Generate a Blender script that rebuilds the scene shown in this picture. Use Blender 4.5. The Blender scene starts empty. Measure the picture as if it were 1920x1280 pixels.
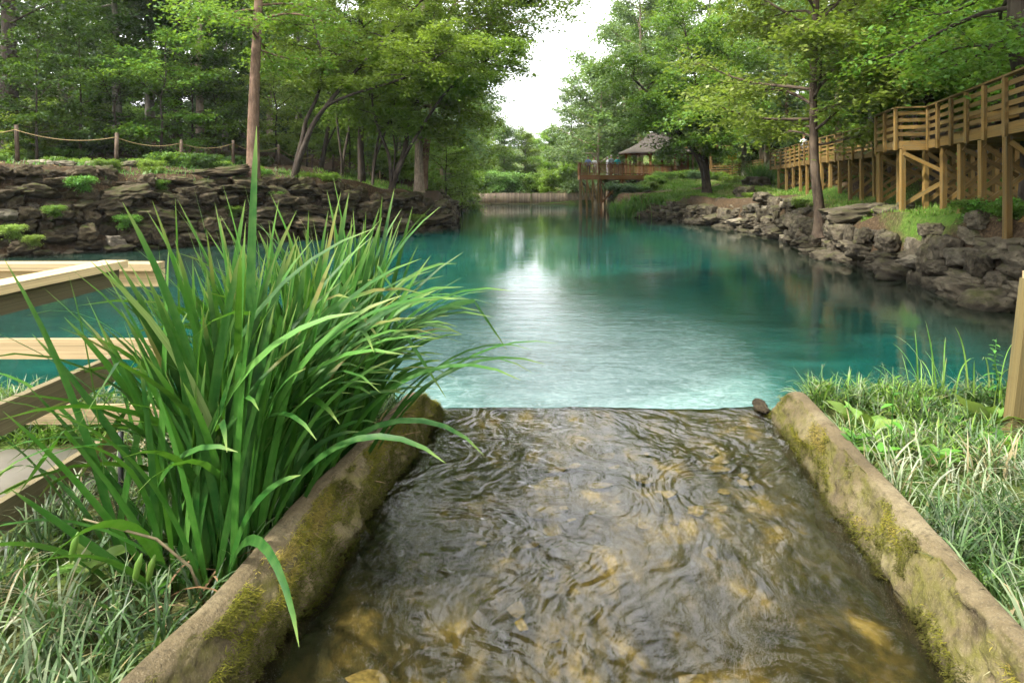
import bpy, bmesh, math, random
import numpy as np
from mathutils import Vector, Matrix, Quaternion

R = math.radians
random.seed(7)
rng = np.random.default_rng(11)
scene = bpy.context.scene
COL = scene.collection

# ------------------------------------------------------------------ camera, world, sun, exposure
EYE = 3.0          # eye height above the pool (pool surface is z = 0)
FPX, HOR = 1280.0, 338.0
cam_d = bpy.data.cameras.new('camera')
cam = bpy.data.objects.new('camera', cam_d)
COL.objects.link(cam)
cam.location = (0, 0, EYE)
cam.rotation_euler = (R(90), 0, 0)
cam_d.sensor_width = 36.0
cam_d.lens = 24.0
cam_d.shift_y = -(640 - HOR) / 1920.0
cam_d.clip_start = 0.05
cam_d.clip_end = 3000
cam_d.dof.use_dof = True
cam_d.dof.focus_distance = 4.5
cam_d.dof.aperture_fstop = 9.0
scene.camera = cam

SUN_TO = Vector((-0.62, -0.30, 0.86)).normalized()      # direction towards the sun
world = bpy.data.worlds.new('World')
scene.world = world
world.use_nodes = True
wn = world.node_tree
bg = wn.nodes['Background']
sky = wn.nodes.new('ShaderNodeTexSky')
sky.sky_type = 'NISHITA'
sky.sun_disc = False
sky.sun_elevation = math.asin(SUN_TO.z)
sky.sun_rotation = math.atan2(SUN_TO.x, SUN_TO.y)
sky.air_density = 1.0
sky.dust_density = 6.0
sky.ozone_density = 1.0
hsv = wn.nodes.new('ShaderNodeHueSaturation')
hsv.inputs['Saturation'].default_value = 0.25
hsv.inputs['Value'].default_value = 1.6
wn.links.new(sky.outputs[0], hsv.inputs['Color'])
veil = wn.nodes.new('ShaderNodeTexNoise'); veil.inputs['Scale'].default_value = 2.2; veil.inputs['Detail'].default_value = 5
vr = wn.nodes.new('ShaderNodeValToRGB')
vr.color_ramp.elements[0].position = .3; vr.color_ramp.elements[0].color = (11.0, 11.2, 11.5, 1)
vr.color_ramp.elements[1].position = .75; vr.color_ramp.elements[1].color = (14.5, 14.5, 14.5, 1)
wn.links.new(veil.outputs['Fac'], vr.inputs['Fac'])
vm = wn.nodes.new('ShaderNodeMix'); vm.data_type = 'RGBA'; vm.inputs['Factor'].default_value = .72
wn.links.new(hsv.outputs[0], vm.inputs['A']); wn.links.new(vr.outputs[0], vm.inputs['B'])
wn.links.new([o for o in vm.outputs if o.type == 'RGBA'][0], bg.inputs['Color'])
bg.inputs['Strength'].default_value = 0.15

sun_d = bpy.data.lights.new('sun', 'SUN')
sun_d.energy = 4.8
sun_d.angle = R(2.5)
sun_d.color = (1.0, 0.955, 0.87)
sun = bpy.data.objects.new('sun', sun_d)
COL.objects.link(sun)
sun.rotation_euler = SUN_TO.to_track_quat('Z', 'Y').to_euler()

vs = scene.view_settings
vs.view_transform = 'Standard'
vs.look = 'None'
vs.exposure = 1.2
vs.gamma = 1.0
vs.use_curve_mapping = False
scene.render.engine = 'CYCLES'
cy = scene.cycles
cy.max_bounces = 5
cy.diffuse_bounces = 2
cy.glossy_bounces = 2
cy.transmission_bounces = 4
cy.transparent_max_bounces = 6
cy.caustics_reflective = False
cy.caustics_refractive = False
cy.sample_clamp_indirect = 6.0
cy.use_denoising = True
cy.volume_bounces = 0
cy.use_adaptive_sampling = True
cy.adaptive_threshold = 0.035

# ------------------------------------------------------------------ helpers
def P(u, v, d):
    """a point seen at photo pixel (u, v) at depth d"""
    return Vector(((u - 960) / FPX * d, d, EYE - (v - HOR) / FPX * d))

def X(u, d):
    return (u - 960) / FPX * d

def link(o, parent=None):
    COL.objects.link(o)
    if parent is not None:
        o.parent = parent
    return o

def tag(o, label=None, cat=None, group=None, kind=None):
    if label: o['label'] = label
    if cat: o['category'] = cat
    if group: o['group'] = group
    if kind: o['kind'] = kind
    return o

def empty(name, loc=(0, 0, 0), rz=0.0):
    o = bpy.data.objects.new(name, None)
    COL.objects.link(o)
    o.location = loc
    o.rotation_euler = (0, 0, rz)
    o.empty_display_size = 0.1
    return o

def mk_mesh(name, V, quads=None, tris=None, mat=None, smooth=False, attrs=None):
    """numpy arrays -> mesh; attrs: {name: (domain, values)} floats"""
    V = np.asarray(V, dtype=np.float32).reshape(-1, 3)
    me = bpy.data.meshes.new(name)
    nq = 0 if quads is None else len(quads)
    nt = 0 if tris is None else len(tris)
    loops = []
    starts = []
    if nq:
        q = np.asarray(quads, dtype=np.int32).reshape(-1)
        loops.append(q); starts.append(np.arange(nq, dtype=np.int32) * 4)
    if nt:
        t = np.asarray(tris, dtype=np.int32).reshape(-1)
        loops.append(t); starts.append(nq * 4 + np.arange(nt, dtype=np.int32) * 3)
    loops = np.concatenate(loops); starts = np.concatenate(starts)
    me.vertices.add(len(V)); me.vertices.foreach_set('co', V.ravel())
    me.loops.add(len(loops)); me.loops.foreach_set('vertex_index', loops)
    me.polygons.add(len(starts)); me.polygons.foreach_set('loop_start', starts)
    if smooth:
        me.polygons.foreach_set('use_smooth', np.ones(len(starts), dtype=bool))
    for k, (dom, val) in (attrs or {}).items():
        a = me.attributes.new(k, 'FLOAT', dom)
        a.data.foreach_set('value', np.asarray(val, dtype=np.float32))
    me.update(calc_edges=True)
    me.validate()
    if mat is not None:
        me.materials.append(mat)
    return me

def obj(name, me, parent=None, loc=None):
    o = bpy.data.objects.new(name, me)
    COL.objects.link(o)
    if parent is not None: o.parent = parent
    if loc is not None: o.location = loc
    return o

class MB:
    """collects plain pieces into one mesh"""
    def __init__(s):
        s.v = []; s.q = []; s.t = []
    def box(s, c, size, rz=0.0):
        n = len(s.v)
        cz, sz = math.cos(rz), math.sin(rz)
        for k in range(8):
            x = (k & 1) - .5; y = ((k >> 1) & 1) - .5; z = ((k >> 2) & 1) - .5
            x *= size[0]; y *= size[1]; z *= size[2]
            s.v.append((c[0] + x * cz - y * sz, c[1] + x * sz + y * cz, c[2] + z))
        for f in ((0, 2, 3, 1), (4, 5, 7, 6), (0, 1, 5, 4), (2, 6, 7, 3), (0, 4, 6, 2), (1, 3, 7, 5)):
            s.q.append(tuple(n + i for i in f))
    def tube(s, pts, rad, sides=8, cap=True):
        pts = [Vector(p) for p in pts]
        if not hasattr(rad, '__len__'): rad = [rad] * len(pts)
        n0 = len(s.v)
        prev = None
        for i, p in enumerate(pts):
            d = (pts[min(i + 1, len(pts) - 1)] - pts[max(i - 1, 0)])
            d = d.normalized() if d.length > 1e-9 else Vector((0, 0, 1))
            a = prev if prev is not None else (Vector((1, 0, 0)) if abs(d.x) < .8 else Vector((0, 1, 0)))
            a = (a - d * a.dot(d)).normalized()
            prev = a
            b = d.cross(a)
            for k in range(sides):
                w = 2 * math.pi * k / sides
                s.v.append(tuple(p + (a * math.cos(w) + b * math.sin(w)) * rad[i]))
        for i in range(len(pts) - 1):
            for k in range(sides):
                k2 = (k + 1) % sides
                s.q.append((n0 + i * sides + k, n0 + i * sides + k2, n0 + (i + 1) * sides + k2, n0 + (i + 1) * sides + k))
        if cap:
            for e, rev in ((0, True), (len(pts) - 1, False)):
                c = len(s.v); s.v.append(tuple(pts[e]))
                for k in range(sides):
                    k2 = (k + 1) % sides
                    a, b = n0 + e * sides + k, n0 + e * sides + k2
                    s.t.append((c, b, a) if rev else (c, a, b))
    def lathe(s, prof, c=(0, 0, 0), sides=16, rz=0.0):
        n0 = len(s.v)
        for (r, z) in prof:
            for k in range(sides):
                w = 2 * math.pi * k / sides + rz
                s.v.append((c[0] + r * math.cos(w), c[1] + r * math.sin(w), c[2] + z))
        for i in range(len(prof) - 1):
            for k in range(sides):
                k2 = (k + 1) % sides
                s.q.append((n0 + i * sides + k, n0 + i * sides + k2, n0 + (i + 1) * sides + k2, n0 + (i + 1) * sides + k))
    def mesh(s, name, mat, smooth=False):
        return mk_mesh(name, np.array(s.v), s.q or None, s.t or None, mat, smooth)
    def build(s, name, mat, parent=None, smooth=False, loc=None):
        return obj(name, s.mesh(name, mat, smooth), parent, loc)

# ---- numpy value noise
def _hash(ix, iy, iz, seed):
    h = (ix.astype(np.int64) * 374761393 + iy.astype(np.int64) * 668265263 + iz.astype(np.int64) * 2147483647 + seed * 144269504) & 0xFFFFFFFF
    h = ((h ^ (h >> 13)) * 1274126177) & 0xFFFFFFFF
    h = (h ^ (h >> 16)) & 0xFFFFFF
    return h / float(0xFFFFFF) * 2 - 1
def vnoise(p, seed=0):
    p = np.asarray(p, dtype=np.float64)
    i = np.floor(p).astype(np.int64); f = p - i
    u = f * f * f * (f * (f * 6 - 15) + 10)
    r = 0
    for dx in (0, 1):
        for dy in (0, 1):
            for dz in (0, 1):
                w = (u[..., 0] if dx else 1 - u[..., 0]) * (u[..., 1] if dy else 1 - u[..., 1]) * (u[..., 2] if dz else 1 - u[..., 2])
                r = r + w * _hash(i[..., 0] + dx, i[..., 1] + dy, i[..., 2] + dz, seed)
    return r
def fbm(p, oct=4, seed=0, gain=.5):
    p = np.asarray(p, dtype=np.float64)
    a = 1.0; r = 0
    for o in range(oct):
        r = r + a * vnoise(p * (2 ** o) + 17.3 * o, seed + o)
        a *= gain
    return r
def sstep(a, b, x):
    t = np.clip((x - a) / (b - a), 0, 1)
    return t * t * (3 - 2 * t)

# ------------------------------------------------------------------ materials
class NT:
    def __init__(s, name):
        s.m = bpy.data.materials.new(name)
        s.m.use_nodes = True
        s.t = s.m.node_tree
        s.b = s.t.nodes['Principled BSDF']
        s.out = s.t.nodes['Material Output']
    def n(s, typ, **kw):
        x = s.t.nodes.new(typ)
        for k, v in kw.items():
            if k.startswith('i_'): x.inputs[k[2:].replace('_', ' ')].default_value = v
            else: setattr(x, k, v)
        return x
    def l(s, a, b): s.t.links.new(a, b)
    def noise(s, vec, scale, detail=4, rough=.55, dist=0.0):
        x = s.n('ShaderNodeTexNoise'); x.inputs['Scale'].default_value = scale
        x.inputs['Detail'].default_value = detail; x.inputs['Roughness'].default_value = rough
        x.inputs['Distortion'].default_value = dist
        if vec is not None: s.l(vec, x.inputs['Vector'])
        return x.outputs['Fac']
    def ramp(s, fac, stops, interp='LINEAR'):
        x = s.n('ShaderNodeValToRGB'); x.color_ramp.interpolation = interp
        e = x.color_ramp.elements
        while len(e) < len(stops): e.new(.5)
        for k, (p, c) in enumerate(stops):
            e[k].position = p
            e[k].color = (c, c, c, 1) if not hasattr(c, '__len__') else (*c, 1)
        s.l(fac, x.inputs['Fac'])
        return x.outputs['Color']
    def mix(s, fac, a, b, mode='MIX'):
        x = s.n('ShaderNodeMix', data_type='RGBA', blend_type=mode)
        for sock, v in ((x.inputs['Factor'], fac), (x.inputs['A'], a), (x.inputs['B'], b)):
            if sock.type == 'VALUE' and isinstance(v, (int, float)): sock.default_value = v
            elif hasattr(v, 'default_value') or hasattr(v, 'is_linked'): s.l(v, sock)
            else: sock.default_value = (*v, 1)
        # colour sockets
        return [o for o in x.outputs if o.type == 'RGBA'][0]
    def math(s, op, a, b=None, c=None):
        x = s.n('ShaderNodeMath', operation=op)
        for k, v in enumerate((a, b, c)):
            if v is None: continue
            if isinstance(v, (int, float)): x.inputs[k].default_value = v
            else: s.l(v, x.inputs[k])
        return x.outputs[0]
    def attr(s, name): return s.n('ShaderNodeAttribute', attribute_name=name).outputs['Fac']
    def obco(s, scale=(1, 1, 1), rnd=False):
        c = s.n('ShaderNodeTexCoord').outputs['Object']
        mp = s.n('ShaderNodeMapping'); mp.inputs['Scale'].default_value = scale
        if rnd:
            oi = s.n('ShaderNodeObjectInfo').outputs['Random']
            off = s.math('MULTIPLY', oi, 57.0)
            cb = s.n('ShaderNodeCombineXYZ')
            for k in 'XYZ': s.l(off, cb.inputs[k])
            s.l(cb.outputs[0], mp.inputs['Location'])
        s.l(c, mp.inputs['Vector'])
        return mp.outputs[0]
    def wpos(s, scale=(1, 1, 1)):
        c = s.n('ShaderNodeNewGeometry').outputs['Position']
        mp = s.n('ShaderNodeMapping'); mp.inputs['Scale'].default_value = scale
        s.l(c, mp.inputs['Vector'])
        return mp.outputs[0]
    def rnd(s): return s.n('ShaderNodeObjectInfo').outputs['Random']
    def bump(s, h, strength=.5, dist=.02, normal=None):
        x = s.n('ShaderNodeBump'); x.inputs['Strength'].default_value = strength
        x.inputs['Distance'].default_value = dist
        s.l(h, x.inputs['Height'])
        if normal is not None: s.l(normal, x.inputs['Normal'])
        return x.outputs[0]
    def set(s, col=None, rough=None, spec=None, normal=None):
        for k, v in (('Base Color', col), ('Roughness', rough), ('Specular IOR Level', spec), ('Normal', normal)):
            if v is None: continue
            if isinstance(v, (int, float)): s.b.inputs[k].default_value = v
            elif isinstance(v, tuple): s.b.inputs[k].default_value = (*v, 1)
            else: s.l(v, s.b.inputs[k])
        return s.m

M = {}
def wood(name, c1, c2, c3, stain=.5, rough=.75):
    t = NT(name)
    v = t.obco((1.2, 9, 9), True)
    g = t.noise(v, 2.2, 6, .65, .6)
    col = t.ramp(g, [(.3, c1), (.52, c2), (.72, c3)])
    w = t.obco((2.5, 2.5, 2.5), True)
    st = t.noise(w, 1.3, 4, .6)
    col = t.mix(t.ramp(st, [(.45, 0), (.7, stain)]), col, (.09, .085, .045))
    val = t.math('MULTIPLY_ADD', t.rnd(), .55, .72)
    hs = t.n('ShaderNodeHueSaturation'); t.l(col, hs.inputs['Color']); t.l(val, hs.inputs['Value'])
    n = t.bump(g, .5, .004)
    M[name] = t.set(hs.outputs[0], rough, .25, n)
wood('wood_boardwalk', (.080, .046, .011), (.165, .096, .023), (.28, .175, .05), .8)
wood('wood_deck', (.10, .040, .014), (.17, .075, .026), (.25, .12, .045), .45)
wood('wood_pale', (.30, .21, .10), (.42, .31, .165), (.52, .41, .24), .55, .65)
wood('wood_grey', (.07, .055, .03), (.12, .095, .05), (.18, .145, .08), .5)
wood('wood_post', (.09, .066, .02), (.15, .112, .04), (.21, .165, .07), .5)
wood('wood_picket', (.20, .145, .10), (.28, .21, .15), (.34, .27, .20), .2)

def bark(name, c1, c2, c3, sc=1.0, moss=.0):
    t = NT(name)
    v = t.wpos((7 * sc, 7 * sc, 1.3 * sc))
    g = t.noise(v, 1.6, 6, .7, .4)
    col = t.ramp(g, [(.32, c1), (.5, c2), (.68, c3)])
    b = t.noise(t.wpos(), .9, 3, .6)
    col = t.mix(t.ramp(b, [(.5, 0), (.68, .55)]), col, tuple(min(1, k * 1.7) for k in c3))
    if moss: col = t.mix(t.ramp(t.noise(t.wpos(), 1.7), [(.5, 0), (.65, moss)]), col, (.05, .07, .015))
    M[name] = t.set(col, .9, .15, t.bump(g, .9, .03))
bark('bark_dark', (.016, .012, .009), (.035, .027, .02), (.065, .052, .04))
bark('bark_brown', (.06, .036, .024), (.12, .075, .05), (.19, .125, .085))
bark('bark_mid', (.026, .018, .013), (.060, .043, .030), (.105, .078, .055))
bark('bark_pale', (.13, .095, .065), (.24, .185, .135), (.36, .29, .22))
bark('bark_grey', (.05, .045, .035), (.10, .09, .07), (.16, .145, .115), 1.0, .3)

def leafmat(name, c1, c2, c3, trans=.40, tcol=None, rough=.42, spec=.35, attr='rnd'):
    t = NT(name)
    col = t.ramp(t.attr(attr), [(.0, c1), (.5, c2), (1.0, c3)])
    hs = t.n('ShaderNodeHueSaturation')
    t.l(col, hs.inputs['Color'])
    t.l(t.math('MULTIPLY_ADD', t.rnd(), .5, .75), hs.inputs['Value'])
    t.l(t.math('MULTIPLY_ADD', t.rnd(), .03, .485), hs.inputs['Hue'])
    t.set(hs.outputs[0], rough, spec)
    tr = t.n('ShaderNodeBsdfTranslucent')
    tc = t.mix(.55, hs.outputs[0], tcol or (.21, .31, .02))
    t.l(tc, tr.inputs['Color'])
    mx = t.n('ShaderNodeMixShader'); mx.inputs[0].default_value = trans
    t.l(t.b.outputs[0], mx.inputs[1]); t.l(tr.outputs[0], mx.inputs[2])
    t.l(mx.outputs[0], t.out.inputs['Surface'])
    M[name] = t.m
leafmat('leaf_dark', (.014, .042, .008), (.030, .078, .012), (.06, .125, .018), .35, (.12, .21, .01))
leafmat('leaf_mid', (.046, .108, .015), (.085, .178, .022), (.150, .250, .038), .46)
leafmat('leaf_bright', (.092, .178, .022), (.165, .275, .034), (.25, .36, .062), .5)
leafmat('leaf_yellow', (.105, .18, .026), (.185, .27, .042), (.31, .37, .095), .5)
leafmat('leaf_sage', (.08, .14, .055), (.135, .225, .095), (.215, .31, .15), .38)
leafmat('leaf_far', (.085, .17, .048), (.145, .265, .065), (.22, .35, .105), .42)
leafmat('leaf_ground', (.03, .10, .012), (.07, .19, .02), (.14, .30, .045), .35)
leafmat('leaf_dock', (.10, .19, .03), (.17, .27, .055), (.27, .34, .11), .35, (.22, .32, .04), .5, .3)
leafmat('leaf_fine', (.035, .12, .035), (.05, .16, .045), (.08, .20, .06), .3)

def blade_material(name, stops, tip, trans=.3, rough=.38, spec=.45, tcol=(.12, .30, .01)):
    t = NT(name)
    col = t.ramp(t.attr('rnd'), stops)
    tt = t.attr('t')
    cb = t.n('ShaderNodeCombineXYZ'); t.l(t.math('MULTIPLY', t.attr('c'), 5.0), cb.inputs[0]); t.l(t.math('MULTIPLY', tt, 1.2), cb.inputs[1]); t.l(t.math('MULTIPLY', t.attr('rnd'), 91.0), cb.inputs[2])
    vein = t.noise(cb.outputs[0], 1.6, 3, .7)
    hv_ = t.n('ShaderNodeHueSaturation'); t.l(col, hv_.inputs['Color']); t.l(t.math('MULTIPLY_ADD', vein, 1.3, .36), hv_.inputs['Value'])
    col = hv_.outputs[0]
    fr_ = t.math('FRACT', t.math('MULTIPLY', t.attr('rnd'), 37.7))
    brown = t.ramp(t.math('ADD', tt, t.math('MULTIPLY', t.math('POWER', fr_, 6.0), .18)), [(.93, 0), (1.0, .85)])
    col = t.mix(brown, col, (.17, .13, .04))
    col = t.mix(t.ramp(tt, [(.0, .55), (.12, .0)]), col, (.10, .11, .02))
    col = t.mix(t.ramp(tt, [(.86, 0), (1.0, .8)]), col, tip)
    st = t.noise(t.wpos(), 30, 2, .5)
    col = t.mix(t.ramp(st, [(.35, .0), (.75, .22)]), col, tip)
    t.set(col, rough, spec)
    tr = t.n('ShaderNodeBsdfTranslucent')
    t.l(t.mix(.5, col, tcol), tr.inputs['Color'])
    mx = t.n('ShaderNodeMixShader'); mx.inputs[0].default_value = trans
    t.l(t.b.outputs[0], mx.inputs[1]); t.l(tr.outputs[0], mx.inputs[2])
    t.l(mx.outputs[0], t.out.inputs['Surface'])
    M[name] = t.m
blade_material('iris', [(0, (.006, .036, .006)), (.35, (.013, .070, .008)), (.7, (.032, .122, .013)), (.92, (.070, .18, .03)), (1, (.19, .24, .09))], (.13, .22, .05), .28, .5, .2, (.11, .26, .01))
blade_material('mondo', [(0, (.012, .034, .010)), (.38, (.035, .09, .02)), (.56, (.075, .145, .035)), (.74, (.15, .19, .10)), (.92, (.26, .29, .20)), (1, (.20, .16, .08))], (.24, .23, .14), .25, .5, .3)
blade_material('turf', [(0, (.05, .12, .012)), (.5, (.10, .21, .022)), (.9, (.18, .28, .05)), (1, (.30, .26, .12))], (.30, .28, .10), .35, .6, .2)
blade_material('reed', [(0, (.025, .10, .02)), (.6, (.06, .19, .03)), (1, (.16, .28, .06))], (.25, .27, .08), .35)
blade_material('moss', [(0, (.035, .033, .008)), (.5, (.10, .10, .012)), (.8, (.19, .17, .02)), (1, (.24, .18, .05))], (.2, .18, .05), .25, .9, .05)
blade_material('litter', [(0, (.07, .035, .015)), (.5, (.16, .09, .045)), (1, (.30, .21, .12))], (.2, .15, .08), .1, .9, .05)

def rockmat(name, c1, c2, c3, moss=(.075, .08, .015), mossamt=.6, sc=1.0):
    t = NT(name)
    v = t.obco((1, 1, 1), True)
    g = t.noise(v, 1.6 * sc, 8, .68, .3)
    col = t.ramp(g, [(.28, c1), (.5, c2), (.72, c3)])
    pits = t.n('ShaderNodeTexVoronoi'); pits.inputs['Scale'].default_value = 5 * sc
    wv = t.noise(v, 3 * sc, 3, .6)
    t.l(t.mix(.35, v, wv, 'ADD'), pits.inputs['Vector'])
    dk = t.ramp(pits.outputs['Distance'], [(.0, .75), (.22, 0)])
    col = t.mix(dk, col, tuple(k * .35 for k in c1))
    up = t.n('ShaderNodeSeparateXYZ'); t.l(t.n('ShaderNodeNewGeometry').outputs['Normal'], up.inputs[0])
    mz = t.math('MULTIPLY', t.ramp(up.outputs['Z'], [(.1, 0), (.8, 1)]), t.ramp(t.noise(t.wpos(), 1.1, 5, .7), [(.46, 0), (.62, mossamt)]))
    col = t.mix(mz, col, moss)
    zz_ = t.n('ShaderNodeSeparateXYZ'); t.l(t.n('ShaderNodeNewGeometry').outputs['Position'], zz_.inputs[0])
    col = t.mix(t.ramp(t.math('ADD', zz_.outputs['Z'], t.math('MULTIPLY', g, .25)), [(.10, .8), (.38, 0)]), col, (.012, .011, .007))
    hs = t.n('ShaderNodeHueSaturation'); t.l(col, hs.inputs['Color'])
    t.l(t.math('MULTIPLY_ADD', t.rnd(), .7, .62), hs.inputs['Value'])
    hh = t.math('SUBTRACT', g, t.math('MULTIPLY', dk, .35))
    M[name] = t.set(hs.outputs[0], .92, .15, t.bump(hh, 1.0, .12))
rockmat('rock_grey', (.026, .021, .014), (.070, .058, .040), (.16, .135, .092), (.05, .055, .012), .7)
rockmat('rock_brown', (.018, .013, .007), (.050, .038, .022), (.12, .095, .06), (.035, .045, .009), 1.0)
rockmat('rock_pale', (.06, .05, .036), (.14, .12, .088), (.25, .215, .165))

t = NT('rope'); M['rope'] = t.set((.30, .22, .11), .9, .1)
t = NT('steel_dark'); M['steel_dark'] = t.set((.012, .012, .012), .5, .4)
t = NT('white_paint'); M['white_paint'] = t.set((.75, .75, .72), .6, .3)
t = NT('sign_yellow'); M['sign_yellow'] = t.set((.62, .38, .03), .5, .3)
t = NT('cave_shade'); M['cave_shade'] = t.set((.02, .018, .015), .95, .05)

t = NT('shingle')
v = t.wpos((1, 1, 6))
g = t.noise(v, 3.0, 5, .7)
M['shingle'] = t.set(t.ramp(g, [(.3, (.032, .028, .023)), (.7, (.078, .068, .057))]), .9, .1, t.bump(g, .6, .03))

t = NT('concrete')
v = t.wpos()
g = t.noise(v, 2.3, 8, .65)
col = t.ramp(g, [(.3, (.046, .034, .016)), (.5, (.094, .071, .036)), (.7, (.165, .135, .078))])
fine = t.noise(v, 60, 3, .7)
col = t.mix(t.ramp(fine, [(.4, .0), (.75, .4)]), col, (.05, .04, .02))
up = t.n('ShaderNodeSeparateXYZ'); t.l(t.n('ShaderNodeNewGeometry').outputs['Normal'], up.inputs[0])
side = t.ramp(up.outputs['Z'], [(.35, 1), (.85, 0)])
ms = t.noise(v, 5, 6, .75)
col = t.mix(t.math('MULTIPLY', side, t.ramp(ms, [(.38, .0), (.55, .9)])), col, (.085, .08, .014))
col = t.mix(t.math('MULTIPLY', side, t.ramp(t.noise(v, 3.1, 5, .7), [(.5, .0), (.66, .9)])), col, (.035, .026, .013))
# wet dark band just above the water
wet = t.n('ShaderNodeSeparateXYZ'); t.l(t.n('ShaderNodeNewGeometry').outputs['Position'], wet.inputs[0])
wz = t.math('ADD', wet.outputs['Z'], t.math('MULTIPLY', ms, .05))
wf = t.ramp(t.math('SUBTRACT', wz, 1.0), [(.41, 1), (.475, 0)])
col = t.mix(wf, col, (.018, .014, .008))
agg = t.n('ShaderNodeTexVoronoi'); agg.inputs['Scale'].default_value = 95; t.l(v, agg.inputs['Vector'])
col = t.mix(t.ramp(agg.outputs['Distance'], [(.10, .30), (.3, 0)]), col, (.20, .17, .115))
col = t.mix(t.ramp(t.noise(v, 28, 4, .75), [(.52, 0), (.68, .6)]), col, (.028, .022, .012))
M['concrete'] = t.set(col, .88, .25, t.bump(t.math('ADD', fine, t.math('MULTIPLY', ms, 2.0)), .7, .012))

t = NT('path_concrete')
g = t.noise(t.wpos(), 4, 6, .6)
M['path_concrete'] = t.set(t.ramp(g, [(.3, (.34, .30, .24)), (.7, (.45, .41, .34))]), .85, .2, t.bump(g, .2, .005))

t = NT('channel_bed')
v = t.wpos((1, .55, 1))
g = t.noise(v, 5.0, 7, .66, .15)
col = t.ramp(g, [(.36, (.005, .0045, .0018)), (.49, (.020, .016, .005)), (.58, (.058, .042, .011)), (.69, (.19, .14, .04))])
g2 = t.noise(t.wpos((1, .7, 1)), 8, 5, .7)
col = t.mix(t.ramp(g2, [(.45, 0), (.7, .7)]), col, (.03, .026, .010))
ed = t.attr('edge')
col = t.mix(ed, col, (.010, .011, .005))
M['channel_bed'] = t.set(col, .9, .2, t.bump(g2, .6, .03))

t = NT('channel_water')
v = t.wpos((1.0, .42, 1))
a = t.noise(v, 13, 5, .66, 1.3)
b = t.noise(t.wpos((1, .5, 1)), 55, 2, .5, .4)
nrm = t.bump(t.math('ADD', t.math('MULTIPLY', a, 1.0), t.math('MULTIPLY', b, .15)), 1.0, .004)
fr = t.n('ShaderNodeFresnel'); fr.inputs['IOR'].default_value = 1.40; t.l(nrm, fr.inputs['Normal'])
gl = t.n('ShaderNodeBsdfGlossy'); gl.inputs['Roughness'].default_value = .015; gl.inputs['Color'].default_value = (1, 1, 1, 1); t.l(nrm, gl.inputs['Normal'])
tr = t.n('ShaderNodeBsdfTransparent'); tr.inputs['Color'].default_value = (.90, .88, .74, 1)
mx = t.n('ShaderNodeMixShader'); t.l(fr.outputs[0], mx.inputs[0]); t.l(tr.outputs[0], mx.inputs[1]); t.l(gl.outputs[0], mx.inputs[2])
t.l(mx.outputs[0], t.out.inputs['Surface'])
M['channel_water'] = t.m

t = NT('pool_water')
turb = t.attr('turb'); shal_shade = t.attr('shal_shade')
v1 = t.wpos((.55, 1.25, 1))
n1 = t.noise(v1, 1.9, 4, .6, 1.2)
n2 = t.noise(t.wpos((.8, 1.0, 1)), 17, 5, .68, .5)
n3 = t.noise(t.wpos((.35, 1.0, 1)), .22, 3, .55, .5)     # calm and ruffled patches
swirl = t.noise(t.wpos((.5, .9, 1)), .55, 5, .62, 2.2)
amp1 = t.math('MULTIPLY_ADD', turb, .022, t.math('MULTIPLY_ADD', t.ramp(n3, [(.4, 0), (.7, 1)]), .006, .0022))
amp2 = t.math('MULTIPLY_ADD', turb, .006, .0004)
h = t.math('ADD', t.math('MULTIPLY', n1, amp1), t.math('MULTIPLY', n2, amp2))
nrm = t.bump(h, 1.0, 1.0)
col = t.ramp(swirl, [(.25, (.001, .026, .020)), (.5, (.003, .044, .035)), (.75, (.007, .068, .055))])
tmask = t.math('MULTIPLY', turb, t.ramp(swirl, [(.30, .35), (.6, 1)]))
col = t.mix(t.ramp(tmask, [(.05, 0), (.8, .8)]), col, (.022, .10, .086))
fo = t.noise(t.wpos((.75, .9, 1)), 5.5, 8, .78, 1.2)
core = t.math('MULTIPLY', t.ramp(turb, [(.55, 0), (1.0, 1)]), t.ramp(swirl, [(.28, .35), (.55, 1)]))
col = t.mix(t.math('MULTIPLY', core, .55), col, (.22, .31, .30))
foam = t.math('MULTIPLY', t.ramp(fo, [(.46, 0), (.72, 1)]), t.ramp(turb, [(.35, 0), (.95, .42)]))
col = t.mix(foam, col, (.42, .52, .52))
col = t.mix(t.ramp(shal_shade, [(.15, 0), (.95, .93)]), col, (.014, .017, .010))
ro = t.math('MULTIPLY_ADD', foam, .4, .035)
t.b.inputs['IOR'].default_value = 1.33
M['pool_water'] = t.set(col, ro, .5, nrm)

t = NT('ground')
gm = t.attr('grass')
v = t.wpos()
g = t.noise(v, .9, 8, .7)
f2 = t.noise(v, 11, 5, .7)
earth = t.ramp(f2, [(.3, (.022, .014, .008)), (.5, (.05, .033, .018)), (.72, (.12, .085, .05))])
grass = t.ramp(f2, [(.3, (.03, .065, .009)), (.55, (.06, .115, .015)), (.75, (.10, .145, .028))])
fac = t.ramp(t.math('ADD', gm, t.math('MULTIPLY_ADD', g, .9, -.45)), [(.35, 0), (.6, 1)])
M['ground'] = t.set(t.mix(fac, earth, grass), .95, .1, t.bump(f2, .8, .05))

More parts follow.
